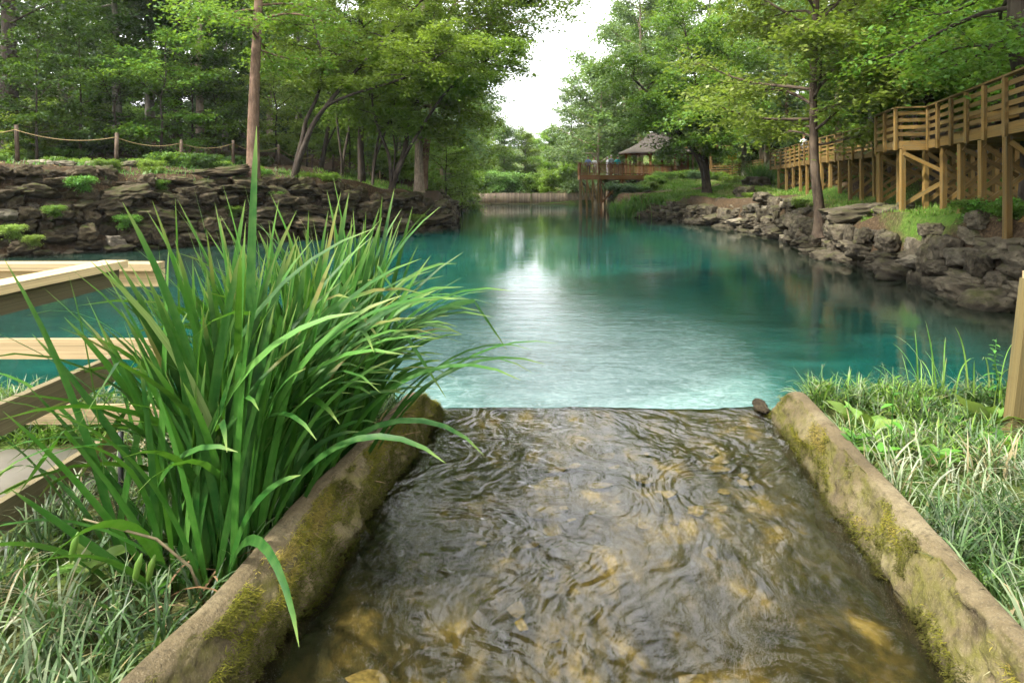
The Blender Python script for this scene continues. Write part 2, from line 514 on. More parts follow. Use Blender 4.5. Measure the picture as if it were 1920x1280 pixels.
t = NT('bluff_rock')
v = t.wpos((1, 1, .8))
g = t.noise(v, .55, 9, .72, .5)
col = t.ramp(g, [(.3, (.02, .016, .012)), (.5, (.08, .064, .05)), (.7, (.18, .15, .12))])
strk = t.noise(t.wpos((2.2, 2.2, .22)), 1.0, 5, .65)
col = t.mix(t.ramp(strk, [(.45, 0), (.7, .8)]), col, (.035, .03, .026))
up = t.n('ShaderNodeSeparateXYZ'); t.l(t.n('ShaderNodeNewGeometry').outputs['Normal'], up.inputs[0])
col = t.mix(t.math('MULTIPLY', t.ramp(up.outputs['Z'], [(.25, 0), (.6, 1)]), t.ramp(t.noise(v, 1.5), [(.4, 0), (.55, 1)])), col, (.07, .12, .018))
M['bluff_rock'] = t.set(col, .95, .1, t.bump(g, 1.0, .5))

t = NT('far_hill'); M['far_hill'] = t.set((.05, .085, .03), .95, .05)

# ------------------------------------------------------------------ the setting: pool outline and terrain
POOL = np.array([(-26, 5.25), (-8, 5.2), (-2, 5.15), (2.2, 5.15), (6, 5.2), (11.2, 5.4), (11.2, 13), (11.56, 16.55), (11.8, 19.1), (12.25, 21.6),
                 (12.0, 24.3), (13.2, 31), (13.8, 37.6), (13.9, 44), (12.5, 47.4), (11.7, 53.3), (9.6, 55), (8.2, 57), (8.6, 62), (9.6, 70),
                 (10.5, 85.3), (-4.9, 85.3), (-5.3, 78), (-6.3, 66), (-5.2, 56), (-4.3, 50), (-4.0, 42.5), (-6.6, 38.7), (-9, 36.2),
                 (-12.3, 33), (-16.3, 29.3), (-20, 26.8), (-27, 24.5)], dtype=float)

def pool_sd(x, y):
    """signed distance to the shoreline, positive in the water"""
    x = np.asarray(x, float); y = np.asarray(y, float)
    d2 = np.full(x.shape, 1e9); ins = np.zeros(x.shape, bool)
    n = len(POOL)
    for i in range(n):
        ax, ay = POOL[i]; bx, by = POOL[(i + 1) % n]
        ex, ey = bx - ax, by - ay
        tt = np.clip(((x - ax) * ex + (y - ay) * ey) / (ex * ex + ey * ey), 0, 1)
        d2 = np.minimum(d2, (x - ax - tt * ex) ** 2 + (y - ay - tt * ey) ** 2)
        c = ((ay > y) != (by > y)) & (x < (bx - ax) * (y - ay) / (by - ay + 1e-12) + ax)
        ins ^= c
    d = np.sqrt(d2)
    return np.where(ins, d, -d)

LAND = np.array([
    # foreground bank
    (-8, 3, 1.42), (-4, 3, 1.42), (-1.5, 3, 1.45), (2, 3, 1.45), (4, 4, 1.46), (8, 4, 1.5), (0, -4, 1.45), (-6, -6, 1.45), (6, -6, 1.45), (12, 3, 1.7),
    # right bank
    (12.6, 15, 1.75), (13.4, 18, 1.95), (13.2, 22, 1.75), (14.6, 22, 2.1), (13.2, 26, 1.45), (15, 28, 1.95), (14.6, 33, 1.6), (17, 34, 1.85), (15.2, 40, 1.75),
    (18, 42, 1.95), (15.6, 47, 1.7), (20, 50, 2.1), (14.8, 52, 2.15), (12.8, 53.5, 1.25), (17.5, 54, 2.5), (21, 56, 2.6), (13, 57.5, 1.9), (11.5, 60, 1.9), (14, 65, 3.2),
    (11, 66, 2.2), (17, 68, 3.3), (22, 68, 3.2), (12, 80, 2.2), (20, 85, 3.4), (17, 20, 2.9), (18.5, 30, 3.0), (20.5, 38, 3.3), (23, 48, 3.6), (25, 60, 3.8),
    (22, 15, 5), (28, 30, 10), (34, 50, 13), (40, 75, 14), (60, 40, 24), (70, 90, 26), (35, 100, 9), (30, 5, 8),
    # left bank
    (-25, 28, 3.8), (-20.5, 29.5, 3.6), (-17, 32, 3.3), (-13.2, 35.5, 2.9), (-10, 38.8, 3.0), (-7.4, 41.5, 2.4), (-5.4, 43.5, 1.7), (-6.5, 50, 2.0), (-7.5, 58, 1.9), (-8, 66, 1.6), (-7, 78, 1.2),
    (-23.2, 32, 3.95), (-19.5, 34, 3.75), (-17.8, 37, 3.75), (-16.2, 40, 3.85), (-15.4, 46, 3.9), (-14.4, 55, 3.8), (-11, 50, 2.8),
    (-30, 45, 5.9), (-25, 50, 6.2), (-20, 52, 5.3), (-40, 60, 9), (-22, 70, 7.2), (-14, 75, 4.2), (-50, 40, 9), (-60, 80, 16), (-30, 100, 9), (-12, 100, 3), (-40, 20, 5), (-30, 10, 3),
    (0, 90, .9), (0, 110, 2.0), (10, 110, 3), (0, 160, 4), (-40, 160, 16), (40, 160, 18), (-110, 120, 34), (110, 120, 40), (-60, 260, 30), (60, 260, 34), (0, 300, 8)], dtype=float)

XL = lambda y: -0.83 + 0.145 * (y - 2.174)      # water line of the flume, left and right
XR = lambda y: 1.376 + 0.147 * (y - 2.174)
LIP = 4.88
CHZ = 1.40

def height(x, y, noise=True):
    x = np.asarray(x, float); y = np.asarray(y, float)
    num = 0; den = 0
    for (px, py, pz) in LAND:
        w = 1.0 / (((x - px) ** 2 + (y - py) ** 2) + .6) ** 1.5
        num = num + w * pz; den = den + w
    L = num / den
    if noise:
        p = np.stack([x, y, np.zeros_like(x)], -1)
        far = sstep(8, 20, y)
        L = L + fbm(p * .35, 4, 3) * .16 * far + fbm(p * 1.7, 3, 9) * .035
    sd = pool_sd(x, y)
    bank = np.where(y < 7, .45, np.where((x < -3.2) & (y < 44), 1.75, .9))
    k = sstep(-bank, .05, sd)
    bed = -0.35 - np.clip(sd, 0, 4) * .5
    z = L * (1 - k) + bed * k
    # the corridor of the flume
    inch = (x > XL(y) - .16) & (x < XR(y) + .16) & (y < 5.2)
    z = np.where(inch, np.minimum(z, 1.02), z)
    return z
def hz(x, y): return float(height(np.array([x]), np.array([y]), False)[0])

def axis(parts):
    out = []
    for a, b, s in parts: out.append(np.arange(a, b, s))
    return np.concatenate(out)
gx = axis([(-160, -34, 5), (-34, -6, .6), (-6, 6, .1), (6, 34, .5), (34, 165, 5)])
gy = axis([(-30, 0, 2), (0, 6.4, .1), (6.4, 60, .5), (60, 100, 1.0), (100, 420, 8)])
GX, GY = np.meshgrid(gx, gy)
GZ = height(GX.ravel(), GY.ravel())
nx, ny = len(gx), len(gy)
idx = np.arange(nx * ny).reshape(ny, nx)
Q = np.stack([idx[:-1, :-1], idx[:-1, 1:], idx[1:, 1:], idx[1:, :-1]], -1).reshape(-1, 4)
GXr, GYr = GX.ravel(), GY.ravel()
def blob(x, y, cx, cy, rx, ry, rot=0.0):
    c, s = math.cos(rot), math.sin(rot)
    u = ((x - cx) * c + (y - cy) * s) / rx; w = (-(x - cx) * s + (y - cy) * c) / ry
    return np.clip(1.25 - np.sqrt(u * u + w * w), 0, 1)
def grassy(x, y):
    g = np.zeros_like(x)
    for b in ((16.8, 51.5, 4.6, 5.5), (14.3, 55.5, 4.5, 3.5), (16.5, 34, 1.8, 8), (15.0, 27, 2.2, 5), (14.2, 20.5, 1.9, 5.5), (-10.5, 50, 3.5, 9), (-8, 63, 2.5, 12), (20, 47, 2.5, 5), (16, 63, 5, 4), (22, 62, 5, 6), (19.5, 30, 1.6, 9)):
        g = np.maximum(g, blob(x, y, *b))
    g = np.maximum(g, np.where(y < 6.5, .5, 0))
    g = np.maximum(g, np.where(y > 84, .5, 0))
    g = np.maximum(g, np.where((x < -18) & (y > 38), .35, 0))
    return g
ground = obj('ground', mk_mesh('ground', np.stack([GXr, GYr, GZ], -1), Q, None, M['ground'], True, {'grass': ('POINT', grassy(GXr, GYr))}))
tag(ground, kind='structure')

# far hill
hv = []; 
for i in range(61):
    a = -1.2 + 2.4 * i / 60
    for j, (rr, zz) in enumerate(((420, 0), (520, 22), (700, 40))):
        k = 1 + .25 * math.sin(i * .55) + .12 * math.sin(i * 1.7 + 1)
        hv.append((math.sin(a) * rr + 20, math.cos(a) * rr, zz * k))
hq = [(i * 3 + j, (i + 1) * 3 + j, (i + 1) * 3 + j + 1, i * 3 + j + 1) for i in range(60) for j in range(2)]
tag(obj('far_hill', mk_mesh('far_hill', np.array(hv), hq, None, M['far_hill'], True)), kind='structure')

# pool
px_ = np.arange(-28, 18.01, .5); py_ = np.concatenate([np.arange(4.95, 30, .4), np.arange(30, 87, 1.0)])
PX, PY = np.meshgrid(px_, py_)
sd = pool_sd(PX.ravel(), PY.ravel())
shal_shade = 1 - sstep(0.0, 2.6, sd + .4 * fbm(np.stack([PX.ravel() * .5, PY.ravel() * .5, PX.ravel() * 0], -1), 3, 5))
shal_shade = np.where(PX.ravel() > 5.5, np.maximum(shal_shade, 1 - sstep(.5, 5.5, sd)), shal_shade)  # broad right margin: dark shallow bed and bank shade in one tone
shal_shade = np.maximum(shal_shade, .72 * (1 - sstep(-13, -4.5, PX.ravel())) * (1 - sstep(30, 42, PY.ravel())))  # left water coloured darker for the bank's reflection and tree shade
shal_shade = np.where(PY.ravel() < 7.5, np.where((PX.ravel() > -5) & (PX.ravel() < 6), 0, shal_shade), shal_shade)
def fan(x, y):
    cx = 1.15 - .035 * (y - 5) * 1.0
    wl = 1.8 + .36 * (y - 5); wl = np.minimum(wl, 5.0)
    fall = 1 - sstep(9.0, 24.0, y)
    u = np.abs(x - cx) / wl
    return (1 - sstep(.45, 1.25, u)) * fall
turb = fan(PX.ravel(), PY.ravel())
i2 = np.arange(PX.size).reshape(PX.shape)
Q2 = np.stack([i2[:-1, :-1], i2[:-1, 1:], i2[1:, 1:], i2[1:, :-1]], -1).reshape(-1, 4)
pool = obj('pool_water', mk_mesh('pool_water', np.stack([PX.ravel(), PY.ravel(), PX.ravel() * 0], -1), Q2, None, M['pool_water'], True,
           {'turb': ('POINT', turb), 'shal_shade': ('POINT', shal_shade)}))
tag(pool, kind='structure')

# ------------------------------------------------------------------ the flume: bed, running water, concrete side walls
def strip_grid(fx0, fx1, ys, nx_):
    s = np.linspace(0, 1, nx_)
    yy, ss = np.meshgrid(ys, s, indexing='ij')
    xx = fx0(yy) * (1 - ss) + fx1(yy) * ss
    return xx, yy, ss
def grid_quads(a):
    i = np.arange(a.size).reshape(a.shape)
    return np.stack([i[:-1, :-1], i[:-1, 1:], i[1:, 1:], i[1:, :-1]], -1).reshape(-1, 4)

ys = np.concatenate([np.linspace(.6, LIP - .12, 150), LIP - .12 + np.linspace(.02, 1, 24) * .30])
xx, yy, ss = strip_grid(lambda y: XL(y) - .12, lambda y: XR(y) + .12, ys, 80)
p = np.stack([xx, yy, 0 * xx], -1)
bz = 1.29 + .035 * fbm(p * np.array([3, 2, 1]), 4, 21) + .02 * fbm(p * 9, 2, 33)
tb_ = np.clip((yy - (LIP - .12)) / .30, 0, 1); bz = np.where(tb_ > 0, np.maximum(bz, 1.315 + 0 * bz) * (1 - sstep(0, .25, tb_)) + sstep(0, .25, tb_) * 1.385, bz) - .215 * tb_ ** 2.2
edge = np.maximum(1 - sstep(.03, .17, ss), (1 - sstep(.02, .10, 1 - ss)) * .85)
V = np.stack([xx, yy, bz], -1).reshape(-1, 3)
Qb = grid_quads(xx)
n0 = len(V)                                   # front apron down to the pool
row = V[-80:].copy()
a1 = row.copy(); a1[:, 2] -= .35; a1[:, 1] += .06
a2 = row.copy(); a2[:, 2] = -.6; a2[:, 1] += .12
V = np.concatenate([V, a1, a2])
last = np.arange(n0 - 80, n0); r1 = np.arange(n0, n0 + 80); r2 = r1 + 80
Qb = np.concatenate([Qb, np.stack([last[:-1], last[1:], r1[1:], r1[:-1]], -1), np.stack([r1[:-1], r1[1:], r2[1:], r2[:-1]], -1)])
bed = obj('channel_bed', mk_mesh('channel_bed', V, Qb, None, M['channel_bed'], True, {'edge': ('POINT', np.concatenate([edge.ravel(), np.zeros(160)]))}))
tag(bed, kind='structure')

ys = np.concatenate([np.linspace(1.4, LIP - .12, 560), LIP - .12 + np.linspace(.01, 1, 34) * .30])
xx, yy, ss = strip_grid(lambda y: XL(y) - .06, lambda y: XR(y) + .06, ys, 330)
p = np.stack([xx, yy, 0 * xx], -1)
# riffles: crossing wavelets stretched along the flow
rot = lambda a: np.stack([xx * math.cos(a) + yy * math.sin(a), -xx * math.sin(a) + yy * math.cos(a), 0 * xx], -1)
warp = np.stack([fbm(p * 2.0, 3, 51), fbm(p * 2.0, 3, 61), 0 * xx], -1) * .30
q1 = (rot(.40) + warp) * np.array([11, 5.0, 1]); q2 = (rot(-.55) + warp) * np.array([12, 5.5, 1])
q3 = (rot(.9) + warp * .6) * np.array([30, 11, 1]); q4 = (rot(-.2) + warp * .6) * np.array([34, 12, 1])
calm = .55 + .75 * sstep(-.5, .6, fbm(p * np.array([1.5, 1.0, 1]) + 9, 3, 95))
wave = (.0029 * fbm(q1, 2, 71) + .0026 * fbm(q2, 2, 81) + .0015 * fbm(q3, 2, 73) + .0014 * fbm(q4, 2, 83)) * calm + .010 * fbm(p * np.array([1.6, 1.1, 1]), 2, 91)
wz = CHZ + wave
t_ = np.clip((yy - (LIP - .12)) / .30, 0, 1)
wz = wz - .20 * t_ ** 2.2 - np.where(t_ > .0, .004 * t_, 0)
fl = np.where(t_ >= .999, 1, 0)
V = np.stack([xx, yy, wz], -1).reshape(-1, 3)
Qw = grid_quads(xx)
n0 = len(V); nn = 330                          # the falling sheet beyond the lip
row = V[-nn:].copy()
a1 = row.copy(); a1[:, 2] -= .35; a1[:, 1] += .13
a2 = row.copy(); a2[:, 2] = -.05; a2[:, 1] += .30
V = np.concatenate([V, a1, a2])
last = np.arange(n0 - nn, n0); r1 = np.arange(n0, n0 + nn); r2 = r1 + nn
Qw = np.concatenate([Qw, np.stack([last[:-1], last[1:], r1[1:], r1[:-1]], -1), np.stack([r1[:-1], r1[1:], r2[1:], r2[:-1]], -1)])
tag(obj('channel_water', mk_mesh('channel_water', V, Qw, None, M['channel_water'], True)), kind='structure')

# flat stones on the bed (shared meshes)
def stone_mesh(name, seed, mat, flat=1.0, sub=3, amp=.22, boxy=.35):
    """a rock with broken, flattish faces: a ball cut by random planes, then roughened"""
    gg = np.random.default_rng(seed * 13 + 5)
    bm = bmesh.new()
    bmesh.ops.create_icosphere(bm, subdivisions=sub, radius=1.0)
    co = np.array([v.co[:] for v in bm.verts])
    pl = [np.array(p_, float) for p_ in ((1, 0, 0), (-1, 0, 0), (0, 1, 0), (0, -1, 0), (0, 0, 1), (0, 0, -1))]
    pl = [p_ + gg.normal(0, .16, 3) for p_ in pl] + [gg.normal(0, 1, 3) for _ in range(9)]
    pl = np.array([p_ / np.linalg.norm(p_) for p_ in pl])
    hs_ = np.concatenate([gg.uniform(.70, .95, 6), gg.uniform(.78, 1.05, 9)])
    dots = co @ pl.T
    rad = np.where(dots > .05, hs_[None] / np.maximum(dots, .05), 9.0)
    k_ = 34.0
    r_ = -np.log(np.sum(np.exp(-k_ * rad), 1)) / k_            # soft minimum: worn edges
    r_ = r_ * (1 + amp * .35 * fbm(co * 1.6 + seed * 7.7, 2, seed) + amp * .5 * fbm(co * 4.2 + seed, 4, seed + 50, .65))
    co = co * r_[:, None]
    co[:, 2] *= flat
    for v, c in zip(bm.verts, co): v.co = c
    me = bpy.data.meshes.new(name)
    bm.to_mesh(me); bm.free()
    me.polygons.foreach_set('use_smooth', np.ones(len(me.polygons), bool))
    me.materials.append(mat)
    return me
t = NT('pebble'); tg = t.noise(t.obco((1, 1, 1), True), 2.5, 5, .6)
pc = t.ramp(tg, [(.3, (.03, .022, .007)), (.7, (.14, .105, .035))])
hs = t.n('ShaderNodeHueSaturation'); t.l(pc, hs.inputs['Color']); t.l(t.math('MULTIPLY_ADD', t.rnd(), .9, .35), hs.inputs['Value'])
M['pebble'] = t.set(hs.outputs[0], .85, .2)
peb = [stone_mesh('pebble', s, M['pebble'], .35, 2, .15) for s in range(4)]
for k in range(95):
    y = random.uniform(1.5, 4.6); s = random.uniform(.08, .94)
    x = XL(y) * (1 - s) + XR(y) * s
    o = obj('pebble', random.choice(peb), bed, (x, y, 1.292))
    r_ = random.choice((.018, .028, .04, .055)) * random.uniform(.8, 1.3)
    o.scale = (r_ * random.uniform(.8, 1.6), r_, r_ * .42); o.rotation_euler = (random.uniform(-.2, .2), random.uniform(-.2, .2), random.uniform(0, 6.28))

def flume_wall(name, label, side, seed):
    """side -1 = left. cross-section from the outer foot over the top to the bed"""
    f = XL if side < 0 else XR
    ys = np.linspace(.9, 4.84, 420)
    top = 1.625
    prof = [(.245, 1.15), (.245, 1.30), (.24, 1.45), (.235, .985 * top), (.222, top), (.20, top + .004), (.175, top + .005), (.15, top + .004), (.128, top), (.112, top - .012), (.095, top - .035),
            (.08, top - .07), (.062, top - .11), (.045, top - .15), (.025, top - .19), (.01, top - .225), (.0, 1.33), (-.02, 1.2)]
    prof = np.array(prof); prof[:9, 0] = .128 + (prof[:9, 0] - .128) * .66
    pi_ = np.linspace(0, len(prof) - 1, 52); prof = np.stack([np.interp(pi_, np.arange(len(prof)), prof[:, c]) for c in (0, 1)], -1)
    n = len(prof)
    yy = np.repeat(ys[:, None], n, 1)
    off = np.repeat(prof[None, :, 0], len(ys), 0); z = np.repeat(prof[None, :, 1], len(ys), 0)
    endt = sstep(4.36, 4.84, yy)
    endc = endt ** 1.6
    z = np.where(z > 1.35, 1.35 + (z - 1.35) * (1 - .92 * endc), z)
    off = off * (1 - .35 * endt)
    p = np.stack([off * 3, yy, z], -1)
    inner = sstep(.14, .06, off) if False else 1 - sstep(.07, .14, off)
    lump = fbm(p * np.array([4, 3.0, 6]), 4, seed) * .020 * (.35 + inner) + fbm(p * np.array([9, 13, 16]), 4, seed + 9, .65) * .010 * (.35 + inner) - .008 * sstep(.35, .8, fbm(p * np.array([3, 7, 8]), 3, seed + 3))
    topn = fbm(np.stack([yy * 1.7, 0 * yy, 0 * yy], -1), 3, seed + 4)
    z = z + np.where(z > 1.4, .010 * topn * (1 - inner), 0) + lump * .25
    off = off + lump * np.where(inner > .2, -1, .3) * -1 + .010 * topn
    x = f(yy) + side * off
    V = np.stack([x, yy, z], -1)
    q = grid_quads(yy)
    if side > 0: q = q[:, ::-1]
    V2 = V.reshape(-1, 3)
    o = obj(name, mk_mesh(name, V2, q, None, M['concrete'], True))
    tag(o, label, 'wall', 'concrete walls of the flume')
    return o, V
wallL, VL_ = flume_wall('flume_wall', 'mossy concrete wall beside the tall iris clump, edging the shallow stream', -1, 5)
wallR, VR_ = flume_wall('flume_wall', 'tan concrete wall between the shallow stream and the silvery grass with pale leaves', 1, 15)
# rusty lip stone at the end of one wall
m_ = stone_mesh('lip_stone', 77, M['rock_brown'], .6, 3, .3)
o = obj('lip_stone', m_, wallR, (XR(4.72) - .02, 4.74, 1.47)); o.scale = (.05, .10, .05); o.rotation_euler = (.1, .15, .1); o.location.z = 1.43

# ------------------------------------------------------------------ blades
def blades(base, az, lean, curl, length, width, segs=4, pw=1.5, rnd=None, foldat=None, twist=None, vee=0.0, gen=rng):
    """many grass-like blades as one array of strips. base (N,3)"""
    base = np.asarray(base, float); N = len(base)
    A = lambda v: np.broadcast_to(np.asarray(v, float), (N,))
    az, lean, curl, length, width = map(A, (az, lean, curl, length, width))
    rnd = gen.random(N) if rnd is None else A(rnd)
    tw = A(0 if twist is None else twist)
    cols = 3 if vee else 2
    S = segs
    pos = base.copy()
    dirh = np.stack([np.cos(az), np.sin(az), 0 * az], -1)
    sid = np.stack([-np.sin(az), np.cos(az), 0 * az], -1)
    V = np.zeros((N, S + 1, cols, 3)); T = np.zeros((N, S + 1, cols)); RR = np.zeros((N, S + 1, cols))
    for j in range(S + 1):
        tt = j / S
        th = lean + curl * tt ** pw
        if foldat is not None:
            th = np.where(tt > foldat, np.maximum(th, 2.55), th)
        w = width * np.minimum(1, .55 + tt * 2.0) * np.sqrt(np.maximum(0, 1 - tt ** 2.6)) * .5
        w = np.maximum(w, width * .02)
        nrm = -dirh * np.cos(th)[:, None] + np.array([0, 0, 1.0]) * np.sin(th)[:, None]
        for c in range(cols):
            k = (c / (cols - 1)) * 2 - 1
            ct, st_ = np.cos(tw * (1 - .35 * tt))[:, None], np.sin(tw * (1 - .35 * tt))[:, None]
            wide = sid * ct + nrm * st_
            off = wide * (w * k)[:, None]
            if vee and c == 1: off = off - (nrm * ct - sid * st_) * (w * vee)[:, None]
            V[:, j, c] = pos + off
            T[:, j, c] = tt; RR[:, j, c] = rnd
        if j < S:
            st = (length / S)[:, None]
            th2 = lean + curl * ((j + .5) / S) ** pw
            if foldat is not None:
                th2 = np.where((j + .5) / S > foldat, np.maximum(th2, 2.55), th2)
            pos = pos + (dirh * np.sin(th2)[:, None] + np.array([0, 0, 1.0]) * np.cos(th2)[:, None]) * st
    i = np.arange(N * (S + 1) * cols).reshape(N, S + 1, cols)
    q = np.stack([i[:, :-1, :-1], i[:, :-1, 1:], i[:, 1:, 1:], i[:, 1:, :-1]], -1).reshape(-1, 4)
    blades.C = np.broadcast_to(np.linspace(-1, 1, cols), (N, S + 1, cols)).ravel()
    return V.reshape(-1, 3), q, T.ravel(), RR.ravel()
def blade_obj(name, mat, parent=None, **kw):
    V, q, T, RR = blades(**kw)
    return obj(name, mk_mesh(name, V, q, None, mat, True, {'t': ('POINT', T), 'rnd': ('POINT', RR), 'c': ('POINT', blades.C)}), parent)

# moss hanging on the inner faces of the flume walls
for wobj, VV, side, n, sd_ in ((wallL, VL_, -1, 52000, 3), (wallR, VR_, 1, 30000, 4)):
    g = np.random.default_rng(sd_)
    ii = g.integers(60, VV.shape[0] - 3, n); jj = g.integers(27, 46, n)
    pts = VV[ii, jj] + g.normal(0, .008, (n, 3))
    keep = fbm(pts * np.array([4, 4.5, 7]), 3, 40 + sd_) + .30 * (36 - jj) / 9 * (-.5 if side < 0 else -1.0) > (-.45 if side < 0 else .05)
    pts = pts[keep]; k = len(pts)
    az = (0 if side < 0 else math.pi) + g.normal(0, .7, k)
    rn = np.clip(.42 + .7 * fbm(pts * 5, 3, 60 + sd_) + g.normal(0, .15, k) - .9 * (1 - sstep(1.40, 1.52, pts[:, 2])), 0, 1)
    o = blade_obj('moss', M['moss'], wobj, base=pts, az=az, lean=g.uniform(.6, 1.7, k), curl=g.uniform(.3, 1.1, k), length=g.uniform(.008, .028, k), width=.0032, segs=2, rnd=rn, gen=g)
    tag(o, kind='stuff')

# silvery grass on both foreground banks
def scatter(n, x0, x1, y0, y1, g, ok):
    x = g.uniform(x0, x1, n); y = g.uniform(y0, y1, n)
    k = ok(x, y)
    return x[k], y[k]
def zland(x, y): return height(x, y)
def bank_grass(name, label, x0, x1, y0, y1, n, ok, seed, kind='mondo', L=(.14, .30), W=(.006, .011), tuft=9):
    g = np.random.default_rng(seed)
    tx, ty = scatter(n // tuft, x0, x1, y0, y1, g, ok)
    x = np.repeat(tx, tuft) + g.normal(0, .022, len(tx) * tuft); y = np.repeat(ty, tuft) + g.normal(0, .022, len(tx) * tuft)
    k = ok(x, y); x, y = x[k], y[k]
    z = zland(x, y) - .01
    N = len(x)
    patch = fbm(np.stack([x * 1.8, y * 1.8, 0 * x], -1), 3, seed)
    rn = np.clip(g.random(N) * .80 + .0 + .45 * patch, 0, 1)
    for (cx_, cy_, cr_) in CLEAR:
        near_ = np.hypot(x - cx_, y - cy_) < cr_
        z = np.where(near_, z - .16, z)
    o = blade_obj(name, M[kind], None, base=np.stack([x, y, z], -1), az=g.uniform(0, 6.283, N), lean=np.abs(g.normal(.35, .25, N)), curl=g.uniform(.5, 2.0, N),
                  length=g.uniform(*L, N), width=g.uniform(*W, N), segs=5, rnd=rn, gen=g, twist=g.normal(0, .3, N))
    tag(o, label, 'grass', None, 'stuff')
    return o
PATHX = -2.12
def gz0(u, v):
    d_ = 1.52 * FPX / (v - HOR)
    return X(u, d_), d_
CLEAR = [(*gz0(u, v), r_) for u, v, r_ in ((1620, 800, .28), (1850, 790, .25), (165, 1105, .12), (1650, 870, .15), (1760, 880, .15), (1880, 850, .15), (330, 1090, .1))]
okL = lambda x, y: (x < XL(y) - .25) & (pool_sd(x, y) < -.05) & ~((x < PATHX + .05) & (y < 3.92) & (y > .5))
okR = lambda x, y: (x > XR(y) + .25) & (pool_sd(x, y) < -.05)
bank_grass('silver_grass', 'silvery variegated grass covering the bank beside the iris clump', -3.6, -.6, .9, 5.2, 17000, okL, 101)
bank_grass('silver_grass', 'silvery variegated grass covering the bank beside the tan wall', 1.4, 4.6, 1.2, 5.2, 21000, okR, 102)
bank_grass('green_grass', 'short green grass behind the pale rail fence', -6.5, -2.0, 3.9, 5.2, 12000, okL, 103, 'turf', (.10, .22))
bank_grass('green_grass', 'fresh green grass mixed through the silvery grass at the water edge', 1.6, 6.5, 3.6, 5.2, 9000, okR, 104, 'turf', (.12, .26))

# ------------------------------------------------------------------ iris clump
iris = empty('iris_clump', (-1.35, 3.1, 1.44))
tag(iris, 'tall clump of sword-shaped green iris leaves beside the mossy wall', 'iris')
g = np.random.default_rng(2024)
def iris_sites(n):
    s = g.random(n)
    y = 2.55 + 1.55 * s ** .9
    x = XL(y) - .28 - np.abs(g.normal(0, .14, n)) * (1.25 - .6 * s)
    return x, y
def iris_params(n):
    x, y = iris_sites(n)
    c = g.random(n)
    az = np.where(c < .50, math.pi + g.normal(0, .55, n), np.where(c < .80, g.normal(.15, .5, n), g.uniform(0, 6.283, n)))
    left = c < .5
    lean = np.where(left, np.abs(g.normal(.15, .23, n)), np.abs(g.normal(.07, .12, n)))
    up = g.random(n) < .60
    curl = np.where(up, g.uniform(.02, .40, n), g.uniform(.6, 2.1, n))
    L = np.where(up, g.uniform(1.0, 1.62, n), g.uniform(1.0, 1.7, n)) - .35 * (g.random(n) < .3)
    W = g.uniform(.026, .044, n)
    return x, y, az, lean, curl, L, W
n = 300
x, y, az, lean, curl, L, W = iris_params(n)
# a few chosen leaves: the tall one in the middle, long arching ones over the stream, low ones over the grass
special = [(-1.07, 2.75, 1.2, .01, .06, 1.80, .050), (-1.45, 3.0, 2.2, .03, .2, 1.5, .04), (-.95, 3.3, .5, .05, .15, 1.55, .04), (-.92, 3.5, .3, .10, .2, 1.45, .038),
           (-1.02, 2.75, -.3, .30, 1.9, 1.15, .036), (-.98, 2.95, -.15, .35, 2.1, 1.2, .034), (-1.1, 2.6, -.9, .5, 2.2, 1.0, .038), (-1.3, 2.55, -2.1, .55, 2.0, .95, .038),
           (-1.5, 2.6, -2.4, .6, 2.1, .9, .034), (-1.7, 2.8, 3.0, .55, 1.7, 1.3, .036), (-1.8, 3.0, 3.1, .6, 1.3, 1.35, .034), (-1.75, 3.2, 2.9, .65, 1.2, 1.35, .032),
           (-.85, 3.5, .05, .45, 1.5, 1.35, .028), (-.82, 3.6, .1, .5, 1.3, 1.4, .028), (-.85, 3.75, -.1, .4, 1.8, 1.3, .026), (-.8, 3.9, .2, .5, 1.5, 1.2, .026), (-.95, 3.3, -.2, .35, 1.7, 1.4, .030),
           (-1.55, 2.7, 2.7, .75, 1.9, 1.1, .034), (-1.3, 2.6, -1.7, .35, 2.3, 1.05, .040)]
for k, sp in enumerate(special):
    x[k], y[k], az[k], lean[k], curl[k], L[k], W[k] = sp
fold = np.where(g.random(n) < .10, g.uniform(.68, .86, n), 2.0); fold[:len(special)] = 2.0
zb = zland(x, y) - .03
for k in range(n):
    V, q, T, RR = blades(base=np.array([[x[k], y[k], zb[k]]]) - np.array([iris.location]), az=az[k:k+1], lean=lean[k:k+1], curl=curl[k:k+1], length=L[k:k+1], width=W[k:k+1],
                         segs=12, pw=1.7, rnd=np.clip(g.normal(.48, .24, 1), 0, .93 if curl[k] > .4 else .72) if k > 6 else np.array([.2]), foldat=fold[k:k+1], vee=.16, twist=(g.normal(1.45, .4, 1) if curl[k] < .6 else g.uniform(.1, 1.25, 1)) if k else np.array([.3]))
    obj('leaf', mk_mesh('leaf', V, q, None, M['iris'], True, {'t': ('POINT', T), 'rnd': ('POINT', RR), 'c': ('POINT', blades.C)}), iris)
n = 620
x, y, az, lean, curl, L, W = iris_params(n)
zb = zland(x, y) - .03
o = blade_obj('leaf_mass', M['iris'], iris, base=np.stack([x, y, zb], -1) - np.array(iris.location), az=az, lean=lean, curl=curl, length=L * .88, width=W * .9, segs=10, pw=1.7,
              rnd=np.clip(g.normal(.40, .26, n), 0, np.where(curl > .4, 1, .7)), vee=.16, twist=np.where(curl < .6, g.normal(1.45, .4, n), g.uniform(.1, 1.25, n)), gen=g)
tag(o, kind='stuff')
